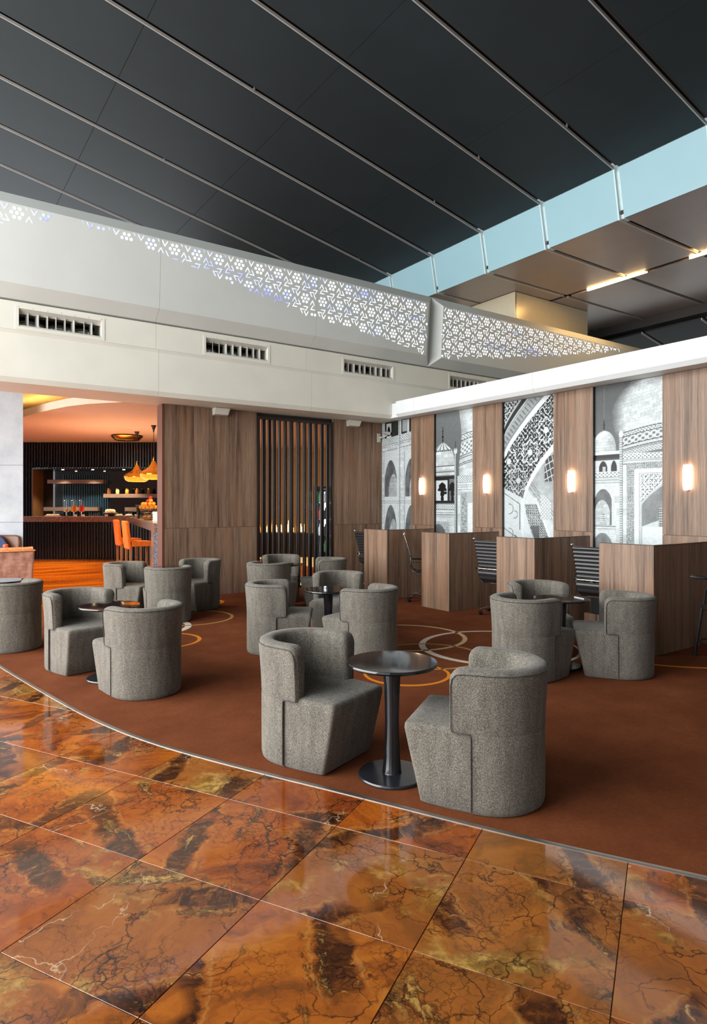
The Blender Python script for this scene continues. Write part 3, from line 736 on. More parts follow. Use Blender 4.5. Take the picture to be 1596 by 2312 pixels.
def mural_dome(p, z):                                                  # great dome, kiosk and tall arch
    img = .30 + .10 * np.clip(3.2 - z, 0, 1) + 0 * p
    t = np.clip((z - 2.55) / .95, 0, 1); e = .27 + .09 * np.clip((2.80 - z) / .3, 0, 1) ** 2 + .62 * np.clip((z - 2.88) / .62, 0, 1) ** 1.75
    dome = S(p - e) * S(z - 2.45); img = lay(img, dome, masonry(p, z - .12 * p, .045, .10) * np.clip(.42 + (p - e) * 3.0, 0, 1.0) * (1 - .12 * t))
    zz = z - .22 * (p - .42) + .12 * (p - .42) ** 2
    for a, b, f in ((2.53, 2.57, 130), (2.40, 2.51, 62), (2.24, 2.32, 140)): img = lay(img, S(p - .38) * S(zz - a) * S(b - zz), frieze(p, zz, f, .82))
    img = lay(img, S(p - .38) * S(2.40 - zz) * S(zz - 2.33), .80)
    for q in (2.58, 2.52, 2.395, 2.345): img = np.where((np.abs(zz - q) < .006) & (p > .42), .15, img)
    hw = .185 * np.sqrt(np.clip(1 - np.clip((z - 2.38) / .26, 0, 1) ** 2, 0, 1))
    img = lay(img, S(hw - np.abs(p - .145)) * S(z - 2.33), masonry(p, z, .04, .08) * np.clip(1.02 - .9 * np.abs(p - .10), 0, 1)); img = lay(img, S(.03 - np.abs(p - .145) + (2.62 - z) * .9) * S(z - 2.58) * S(2.66 - z), .9)
    for q, r in ((2.68, .016), (2.72, .018), (2.755, .012)): img = lay(img, S(r - np.hypot(p - .145, z - q)), .10)
    img = lay(img, S(.004 - np.abs(p - .145)) * S(z - 2.64) * S(2.80 - z), .1)
    img = lay(img, rect(p, z, 0, .40, 2.30, 2.345), .9); img = lay(img, rect(p, z, 0, .40, 2.20, 2.30), .10 + 1.2 * np.clip(2.26 - z, 0, .1) * 4); img = lay(img, rect(p, z, 0, .39, 2.06, 2.22), .84)
    for c, w in ((.13, .065), (.30, .045)): img = lay(img, arch(p, z, c, w, 2.055, 2.12, 2.21), .07)
    img = lay(img, rect(p, z, .12, .17, 2.06, 2.13), .75)
    body = S(2.06 - z) * S(.43 - p) + S(2.29 - z) * S(p - .43); img = lay(img, np.clip(body, 0, 1), masonry(p, z, .09, .2) * .99)
    img = lay(img, rect(p, z, 0, .40, 1.985, 2.05), frieze(p, z, 105)); img = lines(img, np.where(p < .4, z, 9), (1.98, 1.94, 1.90), .4, .004)
    img = lay(img, rect(p, z, .43, 1, 2.22, 2.28), frieze(p, z, 110)); img = lines(img, np.where(p > .43, z, 9), (2.21, 2.19, 2.15), .4, .004)
    img = lay(img, rect(p, z, 0, .30, 1.28, 1.86), .75 + .2 * speck(p, z, 85, .2, 1)); a = arch(p, z, .13, .135, 1.30, 1.66, 1.815); img = lay(img, a, .30 + .18 * fbm(p * 16, z * 14)); img = lay(img, a * arch(p, z, .115, .12, 1.2, 1.50, 1.66), .88 * masonry(p, z, .05, .1)); img = lay(img, a * rect(p, z, .08, .15, 1.34, 1.46), np.where((np.sin(p * 300) > .4) | (np.sin(z * 220) > .4), .85, .35))
    img = lines(img, np.where(p < .33, z, 9), (1.285, 1.25), .45, .004)
    img = lay(img, rect(p, z, 0, .30, .9, 1.22), .75 + .2 * speck(p, z, 85, .2, 1)); img = lay(img, arch(p, z, .12, .16, .8, 1.02, 1.19), .38 + .2 * fbm(p * 14, z * 12))
    img = lay(img, rect(p, z, .385, .435, .9, 2.55), np.where(np.sin(z * 190) > .2, .55, .82) * np.where(p > .425, .6, 1)); img = lay(img, S(.035 - np.hypot(p - .41, (z - 2.57) * .8)), .88); img = lay(img, S(.02 - np.abs(p - .41)) * S(z - 2.55) * S(2.62 - z), .9)
    img = lay(img, rect(p, z, .495, 1, .9, 2.165), speck(p, z, 120, .30, .86)); img = lay(img, rect(p, z, .605, 1, .9, 2.075), .93); img = lay(img, rect(p, z, .675, 1, .9, 2.02), .62); img = lay(img, rect(p, z, .685, 1, .9, 2.01), .90)
    vx, vb = floral(p, z, 50, 1); img = lay(img, rect(p, z, .70, 1, 1.6, 2.0), np.where((np.abs(vx) < .10) | (vb > .7), .22, .90))
    big = lambda o: S((p - .69 - o)) * S(1.59 + .30 * np.clip((p - .69 - o) / .34, 0, 1) ** .72 - o * .6 - z)
    img = lay(img, big(0), .78); img = lay(img, big(.025), .36 + .22 * fbm(p * 10, z * 12))
    img = lay(img, big(.03) * S(1.30 + .36 * (p - .72) - z), .82); img = lay(img, big(.03) * S(1.295 - z), .90); img = lay(img, big(.03) * rect(p, z, .955, 1.1, 1.30, 1.56), np.where((np.sin(p * 300) > .3) | (np.sin(z * 200) > .3), .75, .2))
    return img
def mural(name, fn, y0, y1, label, nx, nz):
    """board hung between two wood panels; the print is a fine grid carrying the picture as its colour"""
    w = y1 - y0; zt, zb = 3.285, .95
    root = tag(box(name, 'wood_edge', 8.112, y0, .0, 8.129, y1, 3.287), label, 'mural')
    u = np.linspace(0, 1, nx); v = np.linspace(0, 1, nz); U, V = np.meshgrid(u, v)
    Y = y1 - U * w; Z = zb + V * (zt - zb)
    me = bpy.data.meshes.new('print')
    co = np.stack([np.full(U.size, 8.110), Y.ravel(), Z.ravel()], 1).astype(np.float32)
    idx = np.arange(nx * nz).reshape(nz, nx)
    q = np.stack([idx[:-1, :-1], idx[:-1, 1:], idx[1:, 1:], idx[1:, :-1]], -1).reshape(-1, 4)
    me.vertices.add(len(co)); me.vertices.foreach_set('co', co.ravel())
    me.loops.add(q.size); me.loops.foreach_set('vertex_index', q.ravel().astype(np.int32))
    me.polygons.add(len(q)); me.polygons.foreach_set('loop_start', np.arange(0, q.size, 4, dtype=np.int32))
    me.update(calc_edges=True)
    at = me.color_attributes.new('print', 'FLOAT_COLOR', 'POINT')
    gsc = np.clip(fn(U * w, Z), 0, 1).ravel() ** 2.0 * .84
    c = np.stack([gsc * .88, gsc * .97, gsc * 1.0, np.ones_like(gsc)], 1).astype(np.float32)
    at.data.foreach_set('color', c.ravel())
    me.materials.append(M['mural'])
    o = bpy.data.objects.new('print', me); COL.objects.link(o); o.parent = root
    return root
mural('wall_mural', mural_facade, 9.632, 10.63, 'black and white mural of a facade with stacked pointed arches, in the room corner', 90, 300)
mural('wall_mural', mural_kiosk, 7.966, 8.952, 'black and white mural of a small domed kiosk with a spire beside a drum', 120, 320)
mural('wall_mural', mural_vault, 6.262, 7.277, 'black and white mural of a carved floral vault with curved ribs', 150, 330)
mural('wall_mural', mural_dome, 4.542, 5.565, 'black and white mural of a great marble dome above a tall arch', 190, 360)

# ================================================================== FURNITURE OF THE LOUNGE
# ---------------- tub chairs (local +y is the way the sitter faces)
def make_chair(name, label):
    t = thing(name, label, 'chair', group='grey tub chairs')
    Rr, yc = .292, -.02
    def outline(s):
        """point and outward normal; s in metres from the right-hand arm front, straight then half round"""
        L = ARM - yc; A = PI * Rr
        if s < L: return (Rr, ARM - s), (1, 0)
        if s < L + A:
            a = (s - L) / Rr; return (Rr * math.cos(a), yc - Rr * math.sin(a)), (math.cos(a), -math.sin(a))
        return (-Rr, yc + (s - L - A)), (-1, 0)
    # upper shell
    ARM = .145; tot = 2 * (ARM - yc) + PI * Rr
    ds = [0, .003, .010, .020, .034, .052, .075]
    ss = ds + list(np.linspace(.11, tot - .11, 30)) + [tot - d for d in ds[::-1]]
    base = [(-.004, .412), (.0, .425), (.004, .52), (.012, .63), (.018, .70), (.018, .720), (.010, .736), (-.006, .744), (-.040, .746), (-.066, .743), (-.082, .732), (-.088, .712), (-.087, .63), (-.084, .52), (-.082, .425), (-.076, .412)]
    loops = []
    for s in ss:
        (x, y), (nx, ny) = outline(s); d = min(s, tot - s)
        rr = .065; drop = rr - math.sqrt(max(0, rr * rr - max(0, rr - d) ** 2)) if d < rr else 0
        f = 1.0 if d > .03 else .45 + .55 * math.sqrt(max(0, 1 - (1 - d / .03) ** 2))
        l = []
        for n, z in base:
            nn = -.036 + (n + .036) * f
            zz = .412 + (z - .412) * (.746 - drop - .412) / .334
            l.append((x + nx * nn, y + ny * nn, zz))
        loops.append(l)
    mb = MB().loft(loops)
    # lower shell down to the floor
    ARM = .03; tot2 = 2 * (ARM - yc) + PI * Rr
    prof = [(-.050, .0), (-.016, .0), (-.006, .008), (-.001, .03), (0, .12), (0, .412), (-.050, .412)]
    loops = []
    for s in np.linspace(0, tot2, 34):
        (x, y), (nx, ny) = outline(s); loops.append([(x + nx * n, y + ny * n, z) for n, z in prof])
    mb.loft(loops)
    back = mb.build('backrest', 'fabric', t, smooth=50)
    # seat block
    def seat_loop(z, wf, yf, ins, r=.022):
        pts = []
        wf -= ins; yf -= ins
        for sx in (1, -1):
            corner = [(wf - r + r * math.cos(a), yf - r + r * math.sin(a)) for a in np.linspace(0, PI / 2, 5)]
            side = [(.280 - ins, -.06), (.283 - ins, .02), ((.290 + wf) / 2, (.02 + yf) / 2 - .02)]
            half = side + corner
            pts.append([(x * sx, y, z) for x, y in half])
        back = [(.20, -.19), (.10, -.225), (0, -.235)]
        return pts[0] + pts[1][::-1] + [(-x, y, z) for x, y in back[:2]] + [(0, -.235, z)] + [(x, y, z) for x, y in back[1::-1]]
    lv = [(0, .254, .310, .012), (.012, .256, .313, 0), (.14, .260, .342, 0), (.28, .265, .374, 0), (.395, .270, .398, 0), (.415, .270, .400, .003), (.428, .270, .400, .011), (.434, .270, .400, .024), (.4365, .270, .40, .06)]
    MB().loft([seat_loop(*l) for l in lv]).build('seat', 'fabric', t, smooth=50)
    # piping: up the seam, along under the arm, round the rim and back
    P = []; o = .0035
    def sh(s, n, z):
        (x, y), (nx, ny) = outline(s); return (x + nx * n, y + ny * n, z)
    left = [(Rr + o, .030, .015), (Rr + o, .030, .20), (Rr + o, .031, .395), (Rr + o, .036, .409), (Rr + o, .050, .4135), (Rr + o, .118, .4135), (Rr + .003, .131, .418), (Rr + .004, .1345, .435), (Rr + .010, .1345, .56), (Rr + .016, .134, .66), (Rr + .019, .126, .695), (Rr + .020, .105, .717), (Rr + .0205, .07, .723)]
    arc = [((Rr + .0205) * math.cos(a), yc - (Rr + .0205) * math.sin(a), .724) for a in np.linspace(0, PI, 26)]
    P = left + arc + [(-x, y, z) for x, y, z in left[::-1]]
    MB().tube(P, .0036, 5).build('piping', 'piping', back, smooth=60)
    return t
CHAIRS = [
    ('grey tweed tub chair at the front table, left one, its seat open to the camera', 2.118, 3.546, 290),
    ('grey tweed tub chair nearest the camera, right of the front table, its back turned', 2.623, 2.482, 124),
    ('grey tweed tub chair facing the camera at the left table, dark table top before it', 1.36, 6.72, 283),
    ('grey tweed tub chair at the left table, back to the camera, near the carpet edge', 1.65, 5.51, 105),
    ('grey tweed tub chair cut by the left picture edge, in front of the copper sofa', 0.92, 7.98, 118),
    ('grey tweed tub chair by the bar opening, left one at the far left table', 2.59, 9.52, 310),
    ('grey tweed tub chair at the far left table, back to the camera', 2.92, 8.65, 85),
    ('grey tweed tub chair standing against the wide wood panel between bar and slats', 3.66, 9.42, 205),
    ('grey tweed tub chair left of the far middle table, its back to the camera', 4.33, 8.42, 28),
    ('grey tweed tub chair directly in front of the dark pole screen, facing the camera', 5.08, 9.43, 243),
    ('grey tweed tub chair right of the far middle table, closed back against the screen edge', 5.38, 8.5, 153),
    ('grey tweed tub chair left of the middle table, turned to the right', 3.28, 6.21, 327),
    ('grey tweed tub chair behind the middle table, facing the camera', 4.38, 6.62, 222),
    ('grey tweed tub chair right of the middle table, its back to the camera', 3.90, 5.36, 110),
    ('grey tweed tub chair left of the right-hand table, its back to the camera', 4.7, 3.96, 1),
    ('grey tweed tub chair behind the right-hand table, before the third booth', 5.6, 4.55, 237),
    ('grey tweed tub chair right of the right-hand table, dark side against the last booth', 5.52, 3.54, 129),
]
c0 = None
for lab, x, y, a in CHAIRS:
    if c0 is None:
        c0 = make_chair('tub_chair', lab); c0.location = (x, y, .002); c0.rotation_euler = (0, 0, R(a - 90))
    else: dup(c0, (x, y, .002), R(a - 90), lab)

# ---------------- pedestal tables
def make_table(label):
    t = thing('pedestal_table', label, 'table', group='black pedestal tables')
    MB().lathe([(.25, .650), (.261, .653), (.268, .661), (.268, .669), (.264, .674), (.20, .676), (.05, .676)], 48).build('tabletop', 'lacquer', t, smooth=40)
    MB().lathe([(.060, .018), (.056, .03), (.047, .12), (.042, .24), (.041, .32), (.044, .45), (.051, .59), (.056, .653)], 24).build('column', 'lacquer', t, smooth=40)
    MB().lathe([(.196, 0), (.200, .004), (.200, .012), (.195, .018), (.10, .021), (.05, .022)], 40).build('base', 'lacquer_base', t, smooth=40)
    return t
TABLES = [('black round pedestal table in the foreground between two tub chairs', 2.332, 2.958),
          ('black round pedestal table at left reflecting two downlights', 1.502, 6.085),
          ('black round pedestal table at far left before the bar opening', 3.156, 9.273),
          ('black round pedestal table near the dark pole screen', 4.786, 8.73),
          ('black round pedestal table in the middle, amid three tub chairs', 3.735, 5.856),
          ('black round pedestal table at right with a thin white stick lying on it', 5.273, 3.997),
          ('black round pedestal table cut by the left picture edge', 0.895, 8.8)]
t0 = None
for lab, x, y in TABLES:
    if t0 is None: t0 = make_table(lab); t0.location = (x, y, .001)
    else: dup(t0, (x, y, .001), 0, lab)
tag(MB().tube([(5.36, 3.80, .681), (5.40, 3.94, .681)], .0035, 8).build('white_stick', 'paper', smooth=40), 'thin white stick lying on the right-hand round table', 'straw')  # thin white stick laid on the tabletop

# ---------------- booth partitions along the right wall
BOOTHS = [(8.50, 9.165, 'walnut booth partition nearest the corner, below the facade mural'), (6.98, 7.597, 'walnut booth partition below the kiosk mural, standing free to the carpet'),
          (5.333, 5.968, 'walnut booth partition below the vault mural, behind the right-hand table'), (3.70, 4.346, 'walnut booth partition at far right, below the dome mural')]
for k, (y0, y1, lab) in enumerate(BOOTHS):
    x0 = (6.60, 6.58, 6.50, 6.41)[k]
    t = thing('booth_partition', lab, 'partition', (x0, y0, 0), group='wood booth partitions')
    xe = 7.66 - x0; L = y1 - y0; zt = 1.165
    box('front_panel', 'wood', 0, 0, 0, .040, L, zt - .006, t)
    box('wing_panel', 'wood', .0405, 0, 0, xe, .040, zt - .006, t)
    MB().box(-.0015, -.0015, zt - .006, .0415, L + .0015, zt).box(.0415, -.0015, zt - .006, xe, .0415, zt).build('edge_band', 'wood_edge', t)
    box('end_strip', 'wood_edge', .0, L, 0, .040, L + .0012, zt - .006, t)
pl = tag(box('wooden_plinth', 'wood', 7.45, 4.86, 0, 7.80, 5.28, .14), 'low wood plinth under the black computer tower in a booth', 'plinth')
ct = tag(box('computer_tower', 'black', 7.47, 4.95, .14, 7.78, 5.20, .42, bevel=.006), 'black computer tower standing under the desk, behind the dome booth', 'computer')
box('front_strip', 'chrome', 7.466, 5.185, .15, 7.470, 5.195, .41, ct)

# ---------------- office chairs (local +y is the way the sitter faces)
def make_office(label):
    t = thing('office_chair', label, 'chair', group='black office chairs in the booths')
    def ribbed(path, name):
        """padded strip with cross ribs, following a side profile"""
        P = [Vector((0, y, z)) for y, z in path]; n = len(P); top = []; bot = []
        for i, p in enumerate(P):
            tt = (P[min(i + 1, n - 1)] - P[max(i - 1, 0)]).normalized(); nn = Vector((0, -tt.z, tt.y))
            k = (i % 4) / 4; bulge = .016 * math.sin(PI * k) ** .6 if k else 0
            top.append(p + nn * (.004 + bulge)); bot.append(p - nn * (.004 + bulge))
        loops = [[(-.225, a.y, a.z), (.225, a.y, a.z), (.225, b.y, b.z), (-.225, b.y, b.z)] for a, b in zip(top, bot)]
        MB().loft(loops).build(name, 'leather', t, smooth=70)
    def interp(pts, n):
        d = [0]
        for a, b in zip(pts, pts[1:]): d.append(d[-1] + math.dist(a, b))
        s = np.linspace(0, d[-1], n); return [(float(np.interp(v, d, [p[0] for p in pts])), float(np.interp(v, d, [p[1] for p in pts]))) for v in s]
    ribbed(interp([(-.34, 1.08), (-.31, .98), (-.265, .84), (-.235, .74), (-.225, .68)], 33), 'backrest')
    ribbed(interp([(-.235, .64), (-.235, .58), (-.20, .51), (-.12, .470), (0, .462), (.14, .475), (.21, .478), (.26, .455)], 33), 'seat')
    side = [(-.345, 1.10), (-.31, .98), (-.265, .84), (-.235, .74), (-.232, .66), (-.24, .60), (-.215, .515), (-.13, .455), (0, .445), (.14, .458), (.21, .462), (.27, .435)]
    fr = MB()
    for s in (-1, 1): fr.tube([(s * .235, y, z) for y, z in side], .011, 8)
    fr.tube([(-.235, -.228, .665), (.235, -.228, .665)], .009, 8); fr.tube([(-.235, -.05, .443), (.235, -.05, .443)], .012, 8); fr.ball((-.235, -.345, 1.10), .017); fr.ball((.235, -.345, 1.10), .017)
    fr.build('frame', 'chrome', t, smooth=50)
    for s in (-1, 1): MB().tube([(s * .245, -.25, .66), (s * .28, -.24, .665), (s * .285, -.10, .665), (s * .285, .06, .655), (s * .28, .08, .60), (s * .245, .07, .47)], .012, 8).build('armrest', 'black', t, smooth=50)
    MB().lathe([(.028, .10), (.028, .27), (.020, .275), (.020, .43)], 14, (0, -.02, 0)).build('column', 'black', t, smooth=40)
    bs = MB()
    for k in range(5):
        a = k * 2 * PI / 5 + .3; bs.tube([(0, -.02, .115), (.17 * math.cos(a), -.02 + .17 * math.sin(a), .105), (.30 * math.cos(a), -.02 + .30 * math.sin(a), .080)], [.026, .018, .013], 8)
    bso = bs.build('base', 'chrome', t, smooth=50)
    for k in range(5):
        a = k * 2 * PI / 5 + .3; c = Vector((.30 * math.cos(a), -.02 + .30 * math.sin(a), .032)); m = MB()
        for s in (-.014, .014): m.add(*wheel(.030, .022, s))
        m.xf(Matrix.Translation(c) @ Matrix.Rotation(a, 4, 'Z')); m.build('caster', 'black', bso, smooth=40)
    return t
def wheel(r, w, off):
    n = 14; vs = [(off - w / 2, r * math.cos(2 * PI * k / n), r * math.sin(2 * PI * k / n)) for k in range(n)] + [(off + w / 2, r * math.cos(2 * PI * k / n), r * math.sin(2 * PI * k / n)) for k in range(n)]
    return vs, [tuple(range(n - 1, -1, -1)), tuple(range(n, 2 * n))] + [(i, (i + 1) % n, n + (i + 1) % n, n + i) for i in range(n)]
OFF = [('black ribbed office chair behind the dome booth, tall chrome-edged back showing', 7.05, 4.72, 8), ('black ribbed office chair behind the vault booth', 7.05, 6.38, 8),
       ('black ribbed office chair behind the kiosk booth, turned almost edge-on', 7.0, 8.0, -40), ('black ribbed office chair in the corner behind the first booth', 7.22, 9.62, 5)]
o0 = None
for lab, x, y, a in OFF:
    if o0 is None: o0 = make_office(lab); o0.location = (x, y, .001); o0.rotation_euler = (0, 0, R(a - 90))
    else: dup(o0, (x, y, .001), R(a - 90), lab)

# ---------------- wall sconces
def make_sconce(label):
    t = thing('wall_sconce', label, 'lamp', group='wall sconces on the wood panels')
    box('back_plate', 'chrome', -.012, -.035, -.15, 0, .035, .15, t)
    L = []
    for z in np.linspace(-.155, .155, 13):
        w = .060 - .010 * (z / .155) ** 2; d = .052 - .016 * (z / .155) ** 2
        L.append([(-.012 - d * math.sin(a), -w * math.cos(a), z) for a in np.linspace(0, PI, 13)])
    MB().loft(L).build('glass_shade', 'sconce', t, smooth=60)
    MB().box(-.050, -.028, -.166, -.012, .028, -.1555).build('bracket', 'chrome', t)
    return t
SC_ = [('lit white wall sconce on the wood panel nearest the corner', 9.30), ('lit white wall sconce between the kiosk and vault murals', 7.63), ('lit white wall sconce between the vault and dome murals', 5.93), ('lit white wall sconce at far right beside the dome mural', 4.205)]
q0 = None
for lab, y in SC_:
    if q0 is None: q0 = make_sconce(lab); q0.location = (8.07, y, 1.94)
    else: dup(q0, (8.07, y, 1.94), 0, lab)

# ---------------- metal stool at the right picture edge
st = thing('metal_stool', 'black metal stool with a bent loop back, cut by the right picture edge', 'stool', (6.86, 3.20, .001), R(-35))
for k, (sx, sy) in enumerate(((-1, -1), (1, -1), (1, 1), (-1, 1))):
    lg = MB().tube([(sx * .15, sy * .15, .52), (sx * .20, sy * .20, .02)], .017, 10).build('leg', 'black', st, smooth=40)
    MB().lathe([(.022, 0), (.026, .004), (.026, .02), (.019, .026)], 12, (sx * .2, sy * .2, 0)).build('foot', 'black', lg, smooth=40)
MB().tube([(.178 * math.cos(a) * 1.32, .178 * math.sin(a) * 1.32, .17) for a in np.linspace(0, 2 * PI, 33)[:-1]], .009, 8, closed=True).build('foot_ring', 'black', st, smooth=50)
MB().lathe([(.20, .51), (.215, .52), (.215, .545), (.20, .555), (.05, .56)], 28).build('seat', 'black', st, smooth=40)
lp = [(-.22, -.02, .84), (-.29, -.0, .846), (-.325, .03, .85), (-.30, .07, .855), (-.22, .08, .848), (-.10, .06, .825), (0, .05, .80), (.10, .06, .825), (.22, .08, .848), (.30, .07, .855), (.325, .03, .85), (.29, 0, .846), (.22, -.02, .84), (.08, -.02, .828), (-.08, -.02, .828)]
MB().tube(lp, .014, 10, closed=True).build('back_loop', 'black', st, smooth=50)
for s in (-1, 1): MB().tube([(s * .15, .12, .53), (s * .14, .10, .70), (s * .12, .0, .83)], .013, 8).build('back_post', 'black', st, smooth=50)

# ---------------- ceiling and wall fittings
VENT_LABELS = ['white slot air vent at far left, silver ducts behind its fins', 'white slot air vent second from the left', 'white slot air vent above the pole screen', 'white slot air vent at right, partly behind the white beam']
for (a, b), lab in zip(VENTS, VENT_LABELS):
    t = thing('air_vent', lab, 'vent', (a, 9.90, VZ0), group='air vents in the white fascia')
    w, hgt = b - a, VZ1 - VZ0
    MB().box(-.045, -.006, -.035, w + .045, 0, 0).box(-.045, -.006, hgt, w + .045, 0, hgt + .035).box(-.045, -.006, 0, 0, 0, hgt).box(w, -.006, 0, w + .045, 0, hgt).build('frame', 'white_low', t); vf = t.children[0]
    MB().hexa([(0, .0, hgt - .002), (w, 0, hgt - .002), (w, .07, hgt - .06), (0, .07, hgt - .06)], [(0, 0, hgt), (w, 0, hgt), (w, .07, hgt), (0, .07, hgt)]).build('hood', 'shade_grey', t)
    box('sill', 'shade_grey', 0, .004, 0, w, .09, .022, t)
    for k in range(1, 9):
        x = w * k / 9 + random.uniform(-.012, .012); th = random.uniform(-.03, .05)
        MB().hexa([(x, .03, .022), (x + .010, .03, .022), (x + .010 + th, .15, .022), (x + th, .15, .022)], [(x, .03, hgt - .045), (x + .010, .03, hgt - .045), (x + .010 + th, .15, hgt - .045), (x + th, .15, hgt - .045)]).build('fin', 'shade_grey', t)
    box('back_box', 'dark', 0, .44, -.0, w, .455, hgt, t)
    for k in range(3):
        x = w * (k + .5) / 3 + random.uniform(-.08, .08); pth = [(x - .16, .36, .10), (x - .05, .30, .11), (x + .08, .31, .10), (x + .17, .38, .09)]
        MB().tube([(px, py, pz) for px, py, pz in pth], .065, 14).build('duct', 'duct', t, smooth=50)
    for k in range(7): MB().lathe([(.006, 0), (.004, .003)], 8).xf(Matrix.Translation((w * k / 6, -.006, hgt + .018)) @ Matrix.Rotation(R(90), 4, 'X')).build('screw', 'frame', vf)
for x, lab in ((4.50, 'white wedge-shaped wall speaker high on the wide wood panel'), (7.35, 'white wedge-shaped wall speaker high right of the pole screen')):
    t = thing('wall_speaker', lab, 'speaker', (x, 10.638, 3.285), group='small white speakers under the soffit')
    MB().hexa([(-.13, -.10, -.115), (.13, -.10, -.115), (.13, 0, -.125), (-.13, 0, -.125)], [(-.14, -.17, -.0), (.14, -.17, 0), (.14, 0, 0), (-.14, 0, 0)]).build('housing', 'shade_grey', t, bevel=.006)
    MB().hexa([(-.115, -.108, -.108), (.115, -.108, -.108), (.115, -.104, -.108), (-.115, -.104, -.108)], [(-.122, -.168, -.012), (.122, -.168, -.012), (.122, -.164, -.012), (-.122, -.164, -.012)]).build('grille', 'white_low', t)
t = thing('security_camera', 'small grey security camera on an arm beside the facade mural', 'camera', (8.03, 10.638, 2.98))
box('wall_plate', 'shade_grey', -.04, -.02, -.09, .04, 0, .09, t)
MB().tube([(0, -.02, 0), (.03, -.16, .01), (.06, -.22, .05)], .016, 8).build('arm', 'shade_grey', t, smooth=50)
bd = MB().tube([(.0, -.16, .10), (.07, -.34, .06)], .035, 12).build('body', 'grey_dome', t, smooth=40)
MB().tube([(.068, -.336, .061), (.073, -.350, .058)], .028, 12).build('lens', 'black', bd, smooth=40)
SPR = [(9.35, 6.97, 'sprinkler head in the ceiling channel at upper right, above the bulkhead'), (8.95, 8.67, 'sprinkler head in a ceiling channel, right of the picture centre'), (9.35, 10.37, 'sprinkler head in a ceiling channel close to the blue bulkhead'),
       (9.75, 13.77, 'sprinkler head just above the lit fascia near the bulkhead'), (4.55, 13.77, 'sprinkler head in a ceiling channel at left, above the lit cut-outs'), (5.05, 10.37, 'sprinkler head in a ceiling channel near the top, left of centre'), (1.25, 13.77, 'sprinkler head in a ceiling channel at the far left edge')]
p0 = None
for x, y, lab in SPR:
    if p0 is None:
        p0 = thing('sprinkler_head', lab, 'sprinkler', group='ceiling sprinkler heads')
        MB().lathe([(.012, .10), (.012, .0), (.022, -.005), (.022, -.012)], 10).build('body', 'frame', p0, smooth=40); MB().lathe([(.008, -.012), (.018, -.032), (.018, -.036), (.004, -.038)], 10).build('deflector', 'frame', p0, smooth=40)
        q = p0
    else: q = dup(p0, (0, 0, 0), 0, lab)
    q.location = (x, y, zc(x) + .03)
# warm strip lights in the soffit slot
for y0, y1, lab in ((8.25, 9.75, 'lit warm strip light in the ceiling slot, near the cream column'), (5.2, 7.2, 'lit warm strip light in the ceiling slot, at the right picture edge')):
    t = thing('strip_light', lab, 'lamp', (13.92, y0, 6.955), group='strip lights in the soffit slot')
    box('diffuser', 'tube', -.045, 0, -.012, .030, y1 - y0, .02, t)
    box('tray', 'soffit_edge', .032, -.05, -.02, .085, y1 - y0 + .05, .04, t)
tag(MB().tube([(13.90, 7.22, 6.97), (13.88, 7.5, 6.955), (13.93, 7.75, 6.975), (13.89, 8.0, 6.95), (13.92, 8.24, 6.97)], .012, 6).build('loose_cable', 'black', smooth=50), 'loose dark cable between the two strip lights', 'cable')

# ================================================================== THE POLE SCREEN AND THE BAR BEHIND
sc = thing('pole_screen', 'tall screen of dark vertical poles set in the wood wall', 'screen', (5.232, 10.66, 0))
MB().box(0, -.03, 0, .035, .07, 3.22).box(1.637, -.03, 0, 1.672, .07, 3.22).box(.035, -.03, 3.17, 1.637, .07, 3.22).box(.035, -.03, 0, 1.637, .07, .03).build('frame', 'slat_brown', sc)
px_f = [.075, .125, .185, .245, .305, .345, .41, .475, .515, .58, .65, .70, .775, .855, .935, 1.0, 1.07, 1.13, 1.20, 1.26, 1.33, 1.40, 1.46, 1.53, 1.59]
for k, x in enumerate(px_f):
    r = (.016, .020, .026, .018, .022)[k % 5]
    MB().lathe([(r, .03), (r, 3.17)], 12, (x, .0 if k % 2 else .045, 0)).build('pole', 'slat_brown', sc, smooth=40)

BA = R(-34.8); FW = Vector((math.cos(R(55.2)), math.sin(R(55.2)), 0)); RT = Vector((math.sin(R(55.2)), -math.cos(R(55.2)), 0))
def bar(L, t, z=0.0): p = RT * L + FW * t; return (p.x, p.y, z)         # the bar stands turned to the hall: L runs along its counter, t is its depth
def bthing(name, label, cat, L, t, z=0.0, group=None, rz=0.0): return thing(name, label, cat, bar(L, t, z), BA + rz, group)
floor_bar = struct(box('floor_bar', 'marble_warm', -7, 10.70, -.08, 12.4, 25, -.003))
struct(box('wall_bar_right', 'slat_brown', 12.4, 10.70, 0, 12.5, 25, 4.0))
# ceiling of the bar: a lower slab with a curved edge, a recess above it
curve = [(4.02, 10.92), (3.70, 11.28), (3.30, 11.74), (2.98, 12.12), (2.70, 12.48), (2.45, 13.0), (2.25, 13.70), (2.10, 14.4), (1.98, 15.1), (1.70, 15.65), (1.2, 16.0), (-.2, 16.3), (-7, 16.6)]
ceiling_bar = struct(MB().prism([(12.4, 10.92)] + curve + [(-7, 25), (12.4, 25)], 3.45, 3.60).build('ceiling_bar', 'bar_ceiling'))
struct(box('ceiling_recess', 'bar_ceiling', -7, 10.87, 3.88, 12.4, 25, 3.98))
cv = MB().tube([(x + .30, y + .22, 3.63) for x, y in curve[1:-1]], .022, 6).build('cove_strip', 'cove', ceiling_bar, smooth=60)
# pale stone wall at the left of the opening
stone = struct_empty('wall_left'); stone.location = bar(-6.475, 12.5); stone.rotation_euler = (0, 0, BA)
for z0, z1 in ((0, 1.240), (1.246, 2.360), (2.366, 3.87)): MB().prism([(-6, 0), (0, 0), (-.20, .30), (-6, .30)], z0, z1).build('stone_panel', 'stone', stone)
